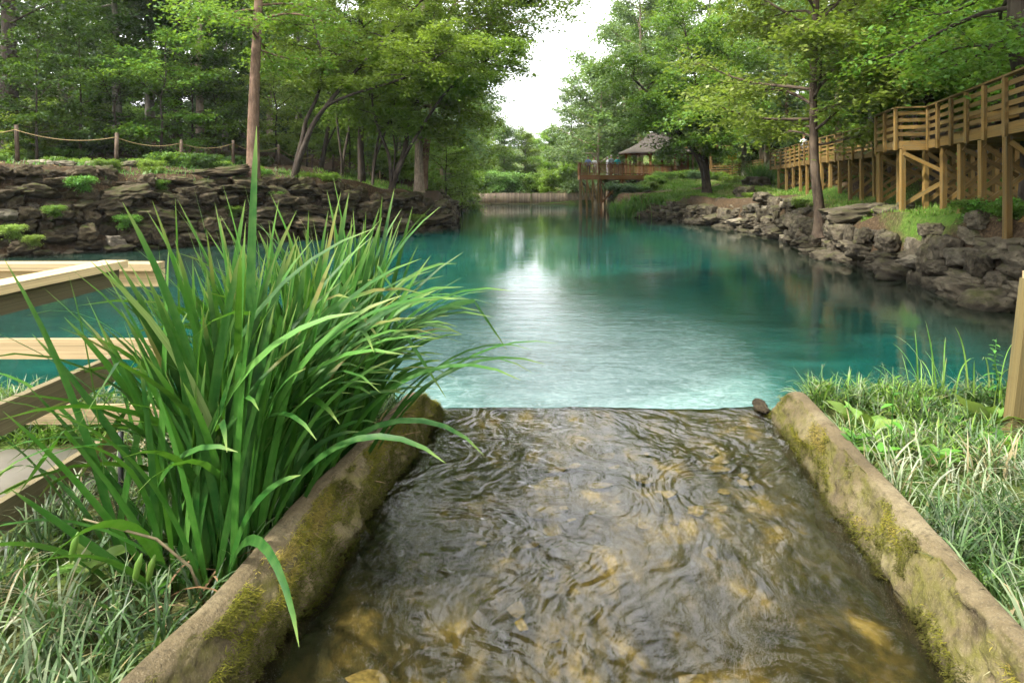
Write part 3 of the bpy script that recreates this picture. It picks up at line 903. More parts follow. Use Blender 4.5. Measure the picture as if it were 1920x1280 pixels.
# dead leaves and seed stalk at the foot
n = 95
yy_ = g.uniform(2.4, 4.1, n); xx_ = XL(yy_) - g.uniform(.22, .5, n)
o = blade_obj('dead_leaf_mass', M['litter'], iris, base=np.stack([xx_, yy_, zland(xx_, yy_)], -1) - np.array(iris.location), az=g.normal(-.4, 1.4, n), lean=g.uniform(.5, 1.3, n), curl=g.uniform(.3, 1.5, n), length=g.uniform(.15, .45, n), width=.012, segs=6, gen=g)
tag(o, kind='stuff')
mb = MB()
stk = [Vector((.24, -.62, .0)), Vector((.20, -.66, .18)), Vector((.10, -.70, .30)), Vector((-.02, -.74, .36)), Vector((-.12, -.76, .40))]
mb.tube(stk, [.006, .005, .005, .004, .003], 6)
sk = mb.build('seed_stalk', M['wood_grey'], iris, True)
for (dx, dy, dz, rz) in ((-.13, -.77, .36, .3), (.06, -.72, .26, -.5), (.10, -.71, .25, .6)):
    mb = MB(); mb.tube([(dx, dy, dz), (dx - .012, dy, dz - .035), (dx - .022, dy, dz - .08), (dx - .026, dy, dz - .105)], [.004, .012, .011, .002], 7)
    mb.build('seed_pod', M['leaf_dock'], sk, True)

# ------------------------------------------------------------------ broad-leaved plants on the banks
def leaf_blade_mesh(name, mat, l=1.0, w=.4, bend=.5, fold=.12, ruffle=.0, seed=0):
    nl, nw = 8, 4
    V = []; q = []
    gg = np.random.default_rng(seed)
    for i in range(nl + 1):
        tt = i / nl
        wd = w * .5 * (math.sin(math.pi * min(1, tt ** .8 * .98 + .02)) ** .75) + .004
        ang = .9 - bend * tt * 1.9
        for j in range(nw + 1):
            k = j / nw * 2 - 1
            V.append((l * (tt - .08 * bend * tt * tt), k * wd, l * (.35 * tt - bend * .55 * tt * tt) + abs(k) * wd * fold * 2 + ruffle * wd * math.sin(9 * tt + 2.3 * k + seed) * abs(k)))
    for i in range(nl):
        for j in range(nw):
            a = i * (nw + 1) + j
            q.append((a, a + 1, a + nw + 2, a + nw + 1))
    return mk_mesh(name, np.array(V), q, None, mat, True, {'rnd': ('FACE', np.full(len(q), gg.random()))})
def leaf_set(mat, **kw): return [leaf_blade_mesh('leaf', mat, seed=s, **{**kw, 'bend': kw.get('bend', .5) * (.7 + .2 * s)}) for s in range(4)]
LS_dock = leaf_set(M['leaf_dock'], w=.42, bend=.55, ruffle=.25)
LS_green = leaf_set(M['leaf_ground'], w=.5, bend=.45)
LS_seed = leaf_set(M['leaf_dock'], w=.5, bend=.35)
def rosette(name, label, loc, nleaf, size, LS, cat='plant', group=None, stem=None, seed=0, flat=.35):
    r_ = random.Random(seed)
    t_ = empty(name, loc); tag(t_, label, cat, group)
    for k in range(nleaf):
        a = k * 2.4 + r_.uniform(-.4, .4)
        s = size * r_.uniform(.65, 1.15)
        o = obj('leaf', r_.choice(LS), t_)
        h = 0 if stem is None else stem * (.25 + .75 * k / nleaf)
        o.location = (math.cos(a) * .02, math.sin(a) * .02, h)
        o.rotation_euler = (r_.uniform(-.25, .25), r_.uniform(-.75, .1) * (1 - flat), a)
        o.scale = (s, s * r_.uniform(.85, 1.15), s)
    if stem:
        mb = MB(); mb.tube([(0, 0, -.02), (.01, 0, stem * .5), (0, .01, stem)], [.006, .005, .003], 6)
        mb.build('stem', M['leaf_ground'], t_, True)
    return t_
def gz(u, v):
    """where the ray through a photo pixel meets the foreground bank"""
    d = 1.52 * FPX / (v - HOR)
    x_, y_ = X(u, d), d
    return (x_, y_, float(height(np.array([x_]), np.array([y_]))[0]))
rosette('seedling', 'bright green broad-leaved seedling rising from the silvery grass', gz(165, 1105), 11, .13, LS_seed, stem=.13, seed=1)
rosette('ground_plant', 'small rounded green plant at the foot of the iris clump', gz(330, 1090), 8, .09, LS_green, stem=.05, seed=2)
rosette('dock_plant', 'large pale yellow-green dock plant next to the wall end', gz(1620, 800), 20, .25, LS_dock, seed=3, flat=-.35)
rosette('dock_plant', 'pale wide-leaved dock plant at the foot of the leaning post', gz(1850, 790), 11, .30, LS_dock, seed=4, flat=-.35)
rosette('weed', 'low green weed with rounded leaves in front of the large dock plant', gz(1650, 870), 14, .10, LS_green, stem=.06, seed=5)
rosette('weed', 'leafy green weed beside the leaning post foot', gz(1880, 850), 12, .12, LS_green, stem=.12, seed=6)
rosette('weed', 'dark-stemmed green weed in the middle of the silvery grass', gz(1760, 880), 14, .11, LS_green, stem=.10, seed=7)
rosette('weed', 'tiny bright sprout overhanging the tan wall', gz(1830, 1100), 6, .07, LS_seed, stem=.04, seed=8)
k = 0
for (u, v) in ((1550, 752), (1590, 745), (1640, 745), (1700, 742), (1750, 748), (1790, 742), (1835, 745), (1870, 760), (1720, 775), (1780, 800), (1690, 830), (1600, 850)):
    k += 1
    rosette('clover_plant', 'low clover-like plant ' + ('touching the wall end', 'behind the large dock plant', 'right behind the large dock plant', 'at the water edge below the thin dark stalk', 'at the water edge below the arching grass', 'at the water edge right of the arching grass', 'left of the curly weed', 'at the foot of the curly weed', 'between the dark stalk and the post', 'in the middle of the grass before the post', 'in front of the thin dark stalk', 'below the large dock plant by the wall')[k - 1], gz(u, v), 16, .085, LS_green, 'plant', 'clover-like plants along the water edge', stem=.10, seed=20 + k)
# tall weed with curly leaves and two thin seed stalks
def stalk(name, label, base, pts, leaves, seed, r0=.005):
    r_ = random.Random(seed)
    t_ = empty(name, base); tag(t_, label, 'weed')
    mb = MB(); mb.tube(pts, [r0 * (1 - .6 * i / (len(pts) - 1)) for i in range(len(pts))], 6)
    mb.build('stem', M['leaf_ground'], t_, True)
    for k in range(leaves):
        f = (.2 + .8 * k / leaves) * (len(pts) - 1); i = int(f); i = min(i, len(pts) - 2)
        p_ = Vector(pts[i]).lerp(Vector(pts[i + 1]), f - i)
        o = obj('leaf', r_.choice(LS_green), t_, p_)
        s = r_.uniform(.03, .09) * (1.25 - .6 * k / leaves)
        o.scale = (s, s * .6, s); o.rotation_euler = (r_.uniform(-.5, .5), r_.uniform(-.6, .5), k * 2.4)
    return t_
b = gz(1868, 760); stalk('curly_weed', 'tall weed with curly leaves standing against the water beside the post', b, [(0, 0, 0), (.01, 0, .15), (-.01, 0, .32), (.0, 0, .46)], 26, 1)
b = gz(1672, 860); stalk('seed_stalk_weed', 'thin dark seed stalk rising in front of the water', b, [(0, 0, 0), (.0, 0, .18), (.01, 0, .36), (.015, 0, .46)], 9, 2, .004)
b = gz(1600, 880); stalk('seed_stalk_weed', 'thin brown seed stalk rising among the dock leaves', b, [(0, 0, 0), (-.01, 0, .18), (-.03, 0, .40)], 5, 3, .0035)
gt = np.random.default_rng(8)
n = 26
ux = np.array([gz(u, v)[:2] for u, v in zip(gt.uniform(1690, 1900, n), gt.uniform(735, 790, n))])
o = blade_obj('tall_grass', M['turf'], None, base=np.stack([ux[:, 0], ux[:, 1], zland(ux[:, 0], ux[:, 1])], -1), az=gt.uniform(0, 6.28, n), lean=gt.uniform(.0, .3, n), curl=gt.uniform(.2, 1.9, n), length=gt.uniform(.25, .62, n), width=gt.uniform(.006, .012, n), segs=9, pw=2.2, gen=gt)
tag(o, 'tall arching grass stems against the dark water', 'grass', None, 'stuff')

# ------------------------------------------------------------------ timber pieces
def bevel_box_mesh(name, mat):
    bm = bmesh.new()
    bmesh.ops.create_cube(bm, size=1.0)
    me = bpy.data.meshes.new(name); bm.to_mesh(me); bm.free()
    me.materials.append(mat)
    return me
BEAM = {}
def beam(name, p, q, w, h, mat, parent, up=(0, 0, 1), origin=None):
    """a timber from p to q, w wide, h tall (one shared mesh, own transform); p, q in world coordinates"""
    if mat not in BEAM: BEAM[mat] = bevel_box_mesh('timber_' + mat, M[mat])
    p, q = Vector(p), Vector(q)
    d = q - p
    L_ = d.length
    if L_ < 1e-6: return None
    xax = d / L_
    upv = Vector(up)
    if abs(xax.dot(upv)) > .98: upv = Vector((0, 1, 0)) if abs(xax.y) < .9 else Vector((1, 0, 0))
    yax = upv.cross(xax).normalized(); zax = xax.cross(yax)
    o = bpy.data.objects.new(name, BEAM[mat]); COL.objects.link(o)
    org = Vector(parent.location) if parent is not None else Vector((0, 0, 0))
    mt = Matrix((xax, yax, zax)).transposed().to_4x4()
    o.matrix_local = Matrix.Translation((p + q) / 2 - org) @ mt @ Matrix.Diagonal((L_, w, h, 1))
    if parent is not None: o.parent = parent
    return o

# walkway of pale concrete with the rail fence around it
mb = MB(); mb.box((-4.05, 2.2, 1.42), (3.86, 3.4, .09))
tag(mb.build('path', M['path_concrete']), kind='structure')
fence = empty('rail_fence', (-4, 4.0, 1.42))
tag(fence, 'pale timber rail fence crossing behind the iris clump', 'fence')
for (zc, hh, yy_) in ((2.50, .040, 3.98), (2.425, .10, 4.035), (2.01, .115, 4.02), (1.625, .11, 4.02)):
    beam('rail', (-6.6, yy_, zc), (-2.06 if zc > 2.3 else -1.98, yy_, zc), .14 if hh < .05 else .04, hh, 'wood_pale', fence)
for xp in (-3.9, -6.3): beam('post', (xp, 4.085, 1.3), (xp, 4.085, 2.475), .09, .09, 'wood_pale', fence)
fence2 = empty('rail_fence', (-2.17, 2.2, 1.42))
tag(fence2, 'shadowed timber rail fence running towards the viewer along the pale path', 'fence')
for (zc, hh, xo) in ((2.545, .04, 0), (2.475, .095, .045), (1.985, .135, .04), (1.565, .14, .04)):
    beam('rail', (-2.16 + xo * .0, 3.72, zc), (-2.24 + xo * .0, .7, zc), .14 if hh < .05 else .04, hh, 'wood_grey' if hh > .05 else 'wood_pale', fence2)  # darker timber paints the shade on the sides turned from the sun
for yp in (1.6,): beam('post', (-2.25, yp, 1.3), (-2.25, yp, 2.515), .09, .09, 'wood_grey', fence2)
b = gz(228, 950)
mb = MB(); mb.tube([(b[0], b[1], 1.35), (b[0] - .005, b[1], 1.83)], .012, 8)
tag(mb.build('metal_stake', M['steel_dark'], None, True), 'thin black metal stake standing in the grass at the iris clump', 'stake')
# post pair at the edge of the picture
fp = empty('rail_fence', (3.1, 4.2, 1.45)); tag(fp, 'weathered leaning fence post with a pale cap above the grassy bank', 'fence')
beam('post', (3.02, 4.15, 1.3), (3.15, 4.15, 2.40), .07, .08, 'wood_post', fp)
beam('post', (3.08, 4.02, 1.3), (3.24, 4.02, 2.40), .09, .08, 'wood_post', fp)
beam('rail', (3.10, 4.10, 2.425), (4.6, 3.7, 2.45), .15, .045, 'wood_pale', fp)
beam('rail', (3.2, 4.08, 1.95), (4.6, 3.72, 1.97), .04, .13, 'wood_grey', fp)

# ------------------------------------------------------------------ stone walls along the banks
STG = [stone_mesh('stone_grey', s + 1, M['rock_grey'], .85, 4, .30, .42) for s in range(8)]
STB = [stone_mesh('stone_brown', s + 31, M['rock_brown'], .75, 4, .34, .5) for s in range(8)]
STP = [stone_mesh('stone_pale', s + 61, M['rock_pale'], .6, 4, .26, .45) for s in range(4)]
def stone_wall(name, label, path, ztop, set_, wmean, hmean, seed, batter=.35, cap=True, jitter=.12, z0=-.25, pale=.06, flatness=1.0, group=None):
    """dry-laid boulders along a shoreline path (land on the left-hand normal given by path order)"""
    r_ = random.Random(seed)
    path = [Vector((p[0], p[1], 0)) for p in path]
    seglen = [0]
    for a, b in zip(path[:-1], path[1:]): seglen.append(seglen[-1] + (b - a).length)
    tot = seglen[-1]
    def at(s):
        s = max(0, min(tot - 1e-6, s))
        for i in range(len(path) - 1):
            if s <= seglen[i + 1]:
                f = (s - seglen[i]) / (seglen[i + 1] - seglen[i])
                p_ = path[i].lerp(path[i + 1], f)
                d_ = (path[i + 1] - path[i]).normalized()
                return p_, d_, i + f
        return path[-1], (path[-1] - path[-2]).normalized(), len(path) - 1
    root = empty(name, path[0]); tag(root, label, 'wall', group)
    z = z0; row = 0
    count = 0
    while z < max(ztop) + .05:
        h = hmean * r_.uniform(.75, 1.2)
        s = r_.uniform(-.5, .3) * wmean
        while s < tot:
            w = wmean * r_.choice((.5, .7, .9, 1.0, 1.2, 1.55)) * r_.uniform(.85, 1.15)
            p_, d_, fi = at(s + w / 2)
            i = int(min(fi, len(ztop) - 2)); zt = ztop[i] + (ztop[i + 1] - ztop[i]) * (fi - i)
            if z + h * .35 < zt:
                nrm = Vector((d_.y, -d_.x, 0))
                hh = h * r_.uniform(.8, 1.25)
                zz = z + h / 2 + r_.uniform(-.28, .28) * h
                q_ = p_ + nrm * (batter * max(0, z) + .05 + r_.uniform(-jitter, jitter))
                pal = r_.random() < pale
                o = obj('stone', r_.choice(STP if pal else set_), root)
                o.location = Vector((q_.x, q_.y, zz)) - root.location
                o.rotation_euler = (r_.uniform(-.22, .22), r_.uniform(-.16, .16), math.atan2(d_.y, d_.x) + r_.uniform(-.25, .25) + (math.pi if r_.random() < .5 else 0))
                o.scale = (w * .54, r_.uniform(.40, .6) * max(w, .5) * .9, hh * .72 * flatness)
                count += 1
            s += w * .98
        z += h * .88; row += 1
    return root
# left bank (order gives the land on the normal side)
stone_wall('stone_wall', 'mossy brown stacked-stone bank in front of the rope fence', [(-27, 24.6), (-20, 26.9), (-16.3, 29.4), (-12.3, 33.1), (-9, 36.3), (-6.6, 38.8), (-4.0, 42.5)][::-1],
           [3.5, 3.4, 3.2, 3.0, 2.8, 2.3, 1.7][::-1], STB, 1.12, .56, 3, .42, jitter=.42, pale=.05)
stone_wall('stone_wall', 'low grey stone wall along the bank below the pale tree trunk', [(-4.0, 42.5), (-4.3, 50), (-5.2, 56), (-6.3, 66), (-5.3, 78), (-4.9, 85)][::-1], [1.6, 1.4, 1.4, 1.5, 1.2, .9][::-1], STG, 1.1, .55, 4, .45, jitter=.3, pale=.2)
# right bank
stone_wall('stone_wall', 'dark boulder wall rising from the water below the boardwalk', [(11.2, 12), (11.56, 16.55), (11.8, 19.1), (12.25, 21.6), (12.0, 24.3), (13.2, 31)],
           [1.5, 1.45, 1.4, 1.35, 1.2, 1.35], STG, 1.0, .56, 5, .55, jitter=.30, pale=.06)
stone_wall('stone_wall', 'grey rubble pile of boulders at the bend of the shore', [(13.2, 31), (13.8, 37.6), (13.9, 44), (12.5, 47.4)], [1.5, 1.95, 1.5, 1.2], STG, .95, .5, 6, .7, jitter=.4, pale=.12)
stone_wall('stone_wall', 'low layered grey stone edging below the grassy slope', [(12.5, 47.4), (11.7, 53.3), (10.2, 54.7)], [1.25, 1.15, .5], STG, 1.0, .36, 7, .5, jitter=.2, pale=.1)

def boulder(name, label, u, v, d, sx, sy, sz, rz=0.0, set_=None, seed=0, z=None):
    x_, y_ = X(u, d), d
    o = obj(name, (set_ or STG)[seed % len(set_ or STG)])
    o.location = (x_, y_, (hz(x_, y_) if z is None else z) + sz * .25)
    o.scale = (sx, sy, sz); o.rotation_euler = (random.uniform(-.15, .15), random.uniform(-.15, .15), rz)
    tag(o, label, 'boulder')
    return o
boulder('boulder', 'dark rounded boulder on the grassy slope above the shore', 1396, 362, 49, .95, .7, .62, .3, None, 0)
boulder('boulder', 'weathered boulder half hidden below the fountain grass', 1420, 340, 54, 1.2, .9, .8, .8, None, 1)
boulder('boulder', 'flat-topped grey block on the bank under the boardwalk', 1672, 405, 24.5, .72, .5, .42, .1, None, 2)
boulder('boulder', 'smaller angular block leaning on the flat-topped block', 1694, 408, 24.2, .42, .4, .38, .9, None, 3)
boulder('boulder', 'wide flat slab sunk in the bank behind the tall slim trunk', 1610, 410, 27, 1.5, .8, .42, .2, None, 4)
boulder('boulder', 'dark small rock lying on the leaf-strewn bank', 1625, 422, 24, .45, .35, .30, .5, None, 5)
boulder('boulder', 'round grey rock on the leaf litter by the boulder wall', 1735, 436, 19.6, .42, .38, .38, .5, None, 6)
boulder('boulder', 'dark rock near the boardwalk posts at the picture edge', 1838, 437, 18.2, .40, .33, .33, 1.5, None, 7)
boulder('boulder', 'pale flat slab at the waterline below the layered edging', 1318, 417, 48.5, 1.7, .8, .36, -.1, STP, 1, .05)
boulder('boulder', 'small pale stone at the waterline of the rubble pile', 1444, 433, 39.2, .62, .5, .38, .2, STP, 2, .05)
boulder('boulder', 'broad flat ledge stone at the foot of the reddish trunk', 395, 322, 33.5, 1.9, .9, .36, .15, STB, 1)
boulder('boulder', 'pale stone block on the slope behind the rope fence', 398, 300, 42, .55, .45, .55, .3, STP, 3)
r_ = random.Random(5)
for ei, (u, v, d) in enumerate(((75, 303, 31), (118, 298, 31.5), (190, 300, 33), (232, 305, 34), (262, 306, 35), (300, 307, 36.5), (200, 296, 36), (280, 300, 38))):
    b_ = boulder('edging_stone', 'low pale edging stone ' + ('under the first rope span', 'under the first rope span, next one along', 'left of the second rope-fence post', 'at the foot of the second rope-fence post', 'right of the second rope-fence post', 'left of the third rope-fence post', 'set back near the second rope-fence post', 'set back under the middle rope span')[ei], u, v, d, r_.uniform(.4, .8), .35, r_.uniform(.2, .32), r_.uniform(-.3, .3), STP, r_.randrange(4))
    b_['group'] = 'edging stones under the rope fence'; b_['category'] = 'stone'

# ------------------------------------------------------------------ rope fence on the left bank
def rope_fence():
    root = empty('rope_fence', (-18, 37, 3.8)); tag(root, 'rope fence with round wooden posts above the stacked-stone bank', 'fence')
    spots = [(-30, 290, 31.5), (33, 300, 32), (218, 310, 34), (340, 312, 37), (437, 310, 40), (523, 306, 46), (585, 315, 50), (625, 318, 55), (664, 322, 62)]
    tops = []
    for k, (u, v, d) in enumerate(spots):
        x_ = X(u, d); z_ = hz(x_, d)
        ht = (1.55, 1.65, 1.62, 1.45, 1.5, 1.5, 1.35, 1.3, 1.2)[k]
        mb = MB()
        ln = (.0, -.06, .03, .0, .02, -.03, .02, .0, .03)[k]
        mb.tube([(x_, d, z_ - .2), (x_ + ln * .5, d, z_ + ht * .5), (x_ + ln, d, z_ + ht)], [.095, .09, .085], 10)
        o = mb.build('post', M['bark_mid'], None, True)
        o.data.transform(Matrix.Translation(-root.location)); o.parent = root; 
        tops.append(Vector((x_ + ln, d - .1, z_ + ht * .86)))
    for a, b in zip(tops[:-1], tops[1:]):
        pts = []
        for i in range(13):
            f = i / 12
            p_ = a.lerp(b, f); p_.z -= .42 * 4 * f * (1 - f) * min(1, (b - a).length / 4) * .75
            pts.append(p_ - root.location)
        mb = MB(); mb.tube(pts, .02, 6)
        mb.build('rope', M['rope'], root, True)
rope_fence()
# a little stake fence near the flowers further back
sf = empty('stake_fence', (X(690, 62), 62, 2.6)); tag(sf, 'short pale wooden stakes standing in the sunlit flower bed', 'fence')
for k in range(5):
    x_ = X(690 + k * 5.5, 62 - k * .8); d = 62 - k * .8; z_ = hz(x_, d)
    beam('post', (x_, d, z_ - .1), (x_, d, z_ + (1.5, .9, 1.3, .8, 1.1)[k]), .12, .12, 'wood_pale', sf)

# ------------------------------------------------------------------ far board fence across the end of the pool
ff = empty('board_fence', (2.5, 85.4, 0)); tag(ff, 'long low fence of pale vertical boards closing the far end of the pool', 'fence')
pk = MB(); pk.box((0, 0, .75), (.185, .04, 1.5)); PK = pk.mesh('board', M['wood_picket'])
x_ = -5.2; k = 0
while x_ < 11.2:
    if not (2.35 < x_ < 2.6):
        o = obj('board', PK, ff, (x_ - 2.5, random.uniform(-.012, .012), -.1 + random.uniform(-.03, .03)))
    x_ += .2
beam('rail', (-5.2, 85.46, .35), (11.2, 85.46, .35), .06, .12, 'wood_picket', ff)
beam('rail', (-5.2, 85.46, 1.15), (11.2, 85.46, 1.15), .06, .12, 'wood_picket', ff)
beam('sill', (-5.2, 85.3, .03), (11.2, 85.3, .03), .14, .10, 'wood_grey', ff)
beam('gate_post', (2.47, 85.36, -.2), (2.47, 85.36, 1.25), .16, .14, 'wood_grey', ff)
fb = MB(); fb.box((-1.6, 84.6, .06), (2.0, .9, .12)); fb.box((-1.6, 84.2, .16), (2.0, .08, .12))
tag(fb.build('floating_box', M['wood_grey']), 'small dark float lying low on the water before the board fence', 'float')

# ------------------------------------------------------------------ boardwalk on posts
bw = empty('boardwalk', (16, 28, 2)); tag(bw, 'raised timber boardwalk on cross-braced posts following the right bank', 'boardwalk')
FR = [(10.4, 11.0), (12.05, 16.6), (14.3, 23.5), (13.4, 23.75), (14.25, 26.7), (15.15, 26.5), (16.2, 30.5), (17.9, 39.5), (19.0, 45), (19.9, 49.5), (20.3, 53.5)]
BK = [(12.8, 10.6), (14.3, 16.0), (16.6, 23.0), (16.6, 23.0), (17.3, 26.2), (17.3, 26.2), (18.4, 29.9), (20.1, 39.1), (21.2, 44.6), (22.2, 49.2), (22.7, 53.5)]
ZT = [5.62, 5.52, 5.50, 5.50, 5.50, 5.48, 5.45, 5.42, 5.38, 5.30, 5.22]
RAILH = 1.12
def railing(root, pts, zt, mat, spacing=1.55, boards=4, first=True, capmat=None, bh=.125, face=1):
    n = 0
    for i in range(len(pts) - 1):
        a = Vector((*pts[i], zt[i])); b = Vector((*pts[i + 1], zt[i + 1]))
        L_ = (b - a).length
        if L_ < .3: continue
        m_ = max(1, round(L_ / spacing))
        d_ = (b - a).normalized(); nr = Vector((-d_.y, d_.x, 0)).normalized() * face
        for k in range(m_ + (1 if i == len(pts) - 2 else 0)):
            p_ = a.lerp(b, k / m_)
            beam('rail_post', p_ + Vector((0, 0, -RAILH - .34)) + nr * .055, p_ + Vector((0, 0, -.02)) + nr * .055, .09, .10, mat, root)
        beam('cap_rail', a + Vector((0, 0, .022)) - d_ * .03, b + Vector((0, 0, .022)) + d_ * .03, .17, .045, capmat or mat, root)
        for q_ in range(boards):
            zo = -.17 - q_ * .245
            beam('rail_board', a + Vector((0, 0, zo)) - nr * .02, b + Vector((0, 0, zo)) - nr * .02, .035, bh, mat, root)
        beam('fascia', a + Vector((0, 0, -RAILH - .15)) - nr * .03, b + Vector((0, 0, -RAILH - .15)) - nr * .03, .06, .27, mat, root)
railing(bw, FR, ZT, 'wood_boardwalk')
railing(bw, BK[:3] + BK[4:5] + BK[6:], ZT[:3] + ZT[4:5] + ZT[6:], 'wood_boardwalk', 2.2, face=-1)
# deck planks (laid crosswise, one part per plank)
def lerp2(a, b, f): return (a[0] + (b[0] - a[0]) * f, a[1] + (b[1] - a[1]) * f)
segs = [(0, 1), (1, 2), (2, 4), (4, 6), (6, 7), (7, 8), (8, 9), (9, 10)]
for (i, j) in segs:
    L_ = math.dist(FR[i], FR[j]); m_ = max(1, int(L_ / .30))
    for k in range(m_):
        f = (k + .5) / m_
        a = lerp2(FR[i], FR[j], f); b = lerp2(BK[i], BK[j], f); zz = ZT[i] + (ZT[j] - ZT[i]) * f - RAILH - .02
        beam('plank', (*a, zz), (*b, zz), L_ / m_ - .012, .04, 'wood_boardwalk', bw)
# bents: front and back post, cross braces
bents = []
for (i, j) in segs:
    L_ = math.dist(FR[i], FR[j]); m_ = max(1, round(L_ / 1.9))
    for k in range(m_):
        f = (k + .2) / m_
        bents.append((lerp2(FR[i], FR[j], f), lerp2(BK[i], BK[j], f), ZT[i] + (ZT[j] - ZT[i]) * f - RAILH - .3))
bents.append((FR[3], BK[3], ZT[3] - RAILH - .3))
prev = None
for (a, b, zt_) in bents:
    za, zb_ = hz(*a), hz(*b)
    a2 = lerp2(a, b, .05); b2 = lerp2(a, b, .92)
    beam('support_post', (*a2, za - .3), (*a2, zt_), .15, .15, 'wood_boardwalk', bw)
    beam('support_post', (*b2, zb_ - .3), (*b2, zt_), .15, .15, 'wood_boardwalk', bw)
    beam('beam', (*a2, zt_ + .06), (*b2, zt_ + .06), .10, .20, 'wood_boardwalk', bw)
    beam('brace', (a2[0] + .0, a2[1] - .11, zt_ - .15), (b2[0], b2[1] - .11, max(zb_ + .2, zt_ - 2.0)), .05, .13, 'wood_boardwalk', bw)
    beam('brace', (b2[0], b2[1] + .12, zt_ - .15), (a2[0], a2[1] + .12, za + .25), .05, .13, 'wood_boardwalk', bw)

# ------------------------------------------------------------------ viewing deck with the gazebo
FLOOR = 3.45
dk = empty('viewing_deck', (12, 68, 1)); tag(dk, 'reddish timber viewing deck on tall cross-braced posts over the water', 'deck')
DP = [(6.05, 60.6), (7.65, 60.0), (17.6, 71.2), (19.6, 76.5), (12.5, 80), (6.6, 68)]
def baluster_rail(root, a, b, z0, mat, h=1.05, sp=.17, posts=1.9):
    a, b = Vector((*a, z0)), Vector((*b, z0)); L_ = (b - a).length; d_ = (b - a) / L_
    m_ = max(1, round(L_ / posts))
    for k in range(m_ + 1):
        p_ = a.lerp(b, k / m_); beam('rail_post', p_, p_ + Vector((0, 0, h + .04)), .11, .11, mat, root)
    beam('cap_rail', a + Vector((0, 0, h + .06)), b + Vector((0, 0, h + .06)), .16, .05, mat, root)
    beam('rail', a + Vector((0, 0, .14)), b + Vector((0, 0, .14)), .05, .09, mat, root)
    beam('rail', a + Vector((0, 0, h - .08)), b + Vector((0, 0, h - .08)), .05, .09, mat, root)
    n_ = int(L_ / sp)
    for k in range(n_):
        p_ = a + d_ * ((k + .5) * L_ / n_)
        beam('baluster', p_ + Vector((0, 0, .12)), p_ + Vector((0, 0, h - .06)), .055, .055, mat, root)
baluster_rail(dk, DP[0], DP[1], FLOOR, 'wood_deck', sp=.14)
baluster_rail(dk, DP[1], DP[2], FLOOR, 'wood_deck')
baluster_rail(dk, DP[2], DP[3], FLOOR, 'wood_deck')
baluster_rail(dk, DP[5], DP[0], FLOOR, 'wood_deck', sp=.2)
for i in range(len(DP)):
    a, b = DP[i], DP[(i + 1) % len(DP)]
    beam('fascia', (*a, FLOOR - .2), (*b, FLOOR - .2), .08, .38, 'wood_deck', dk)
bm = bmesh.new()
vs_ = [bm.verts.new((x_ - 12, y_ - 68, FLOOR - 1.02)) for x_, y_ in DP]
f_ = bm.faces.new(vs_)
ex = bmesh.ops.extrude_face_region(bm, geom=[f_])
for v_ in ex['geom']:
    if isinstance(v_, bmesh.types.BMVert): v_.co.z += .06
bmesh.ops.recalc_face_normals(bm, faces=bm.faces)
me = bpy.data.meshes.new('floor'); bm.to_mesh(me); bm.free(); me.materials.append(M['wood_deck'])
obj('floor_boards', me, dk)
# legs in the water and braces
def legrow(a, b, n_, zt_, rad=.13, brace=True, mat='wood_boardwalk'):
    prev = None
    for k in range(n_):
        p_ = lerp2(a, b, k / (n_ - 1)); zb_ = min(hz(*p_), .0) if hz(*p_) < .3 else hz(*p_)
        beam('support_post', (*p_, zb_ - .5), (*p_, zt_), rad, rad, mat, dk)
        if prev is not None and brace:
            z0_ = max(.8, hz(*p_) + .4)
            beam('brace', (prev[0], prev[1] - .09, zt_ - .1), (p_[0], p_[1] - .09, z0_), .05, .12, mat, dk)
        prev = p_
legrow((6.12, 60.5), (7.6, 60.05), 4, FLOOR - .38, .16)
legrow((7.9, 60.6), (12.6, 65.8), 3, FLOOR - .38, .16, False, 'wood_deck')
beam('brace', (7.75, 60.2, FLOOR - .5), (10.0, 62.6, 1.0), .06, .15, 'wood_deck', dk)
beam('brace', (7.8, 60.25, .9), (10.1, 62.65, FLOOR - .5), .06, .15, 'wood_deck', dk)
beam('brace', (10.3, 63.0, FLOOR - .5), (12.2, 65.2, 1.6), .06, .15, 'wood_deck', dk)
legrow((6.4, 64.5), (10.5, 66), 3, FLOOR - .38, .16, True, 'wood_grey')
legrow((6.7, 67.5), (12.0, 70), 3, FLOOR - .38, .16, True, 'wood_grey')

GC = Vector((15.3, 72.3, FLOOR - .02))
gb = empty('gazebo', GC); tag(gb, 'octagonal gazebo with a flared grey shingle roof and a white cupola', 'gazebo')
gr = 3.25
for k in range(8):
    a = R(22.5 + 45 * k)
    p_ = GC + Vector((math.cos(a) * gr, math.sin(a) * gr, 0))
    beam('post', p_, p_ + Vector((0, 0, 2.62)), .22, .22, 'wood_deck', gb)
    a2 = R(22.5 + 45 * (k + 1)); p2 = GC + Vector((math.cos(a2) * gr, math.sin(a2) * gr, 0))
    beam('header', p_ + Vector((0, 0, 2.50)), p2 + Vector((0, 0, 2.50)), .14, .26, 'wood_deck', gb)
mb = MB(); prof = [(3.98, 2.34), (4.0, 2.42), (3.9, 2.52), (3.4, 2.74), (2.8, 3.02), (2.2, 3.34), (1.6, 3.74), (1.15, 4.16), (.78, 4.62)]
mb.lathe(prof, sides=24, rz=R(22.5))
mb.lathe([(3.9, 2.33), (2.2, 2.9), (.5, 4.2)], sides=24, rz=R(22.5))
rf = mb.build('roof', M['shingle'], gb)
cu = MB(); cu.lathe([(.74, 4.60), (.74, 4.72), (.66, 4.72), (.66, 4.60)], sides=8, rz=R(22.5)); cup = cu.build('cupola', M['white_paint'], rf)
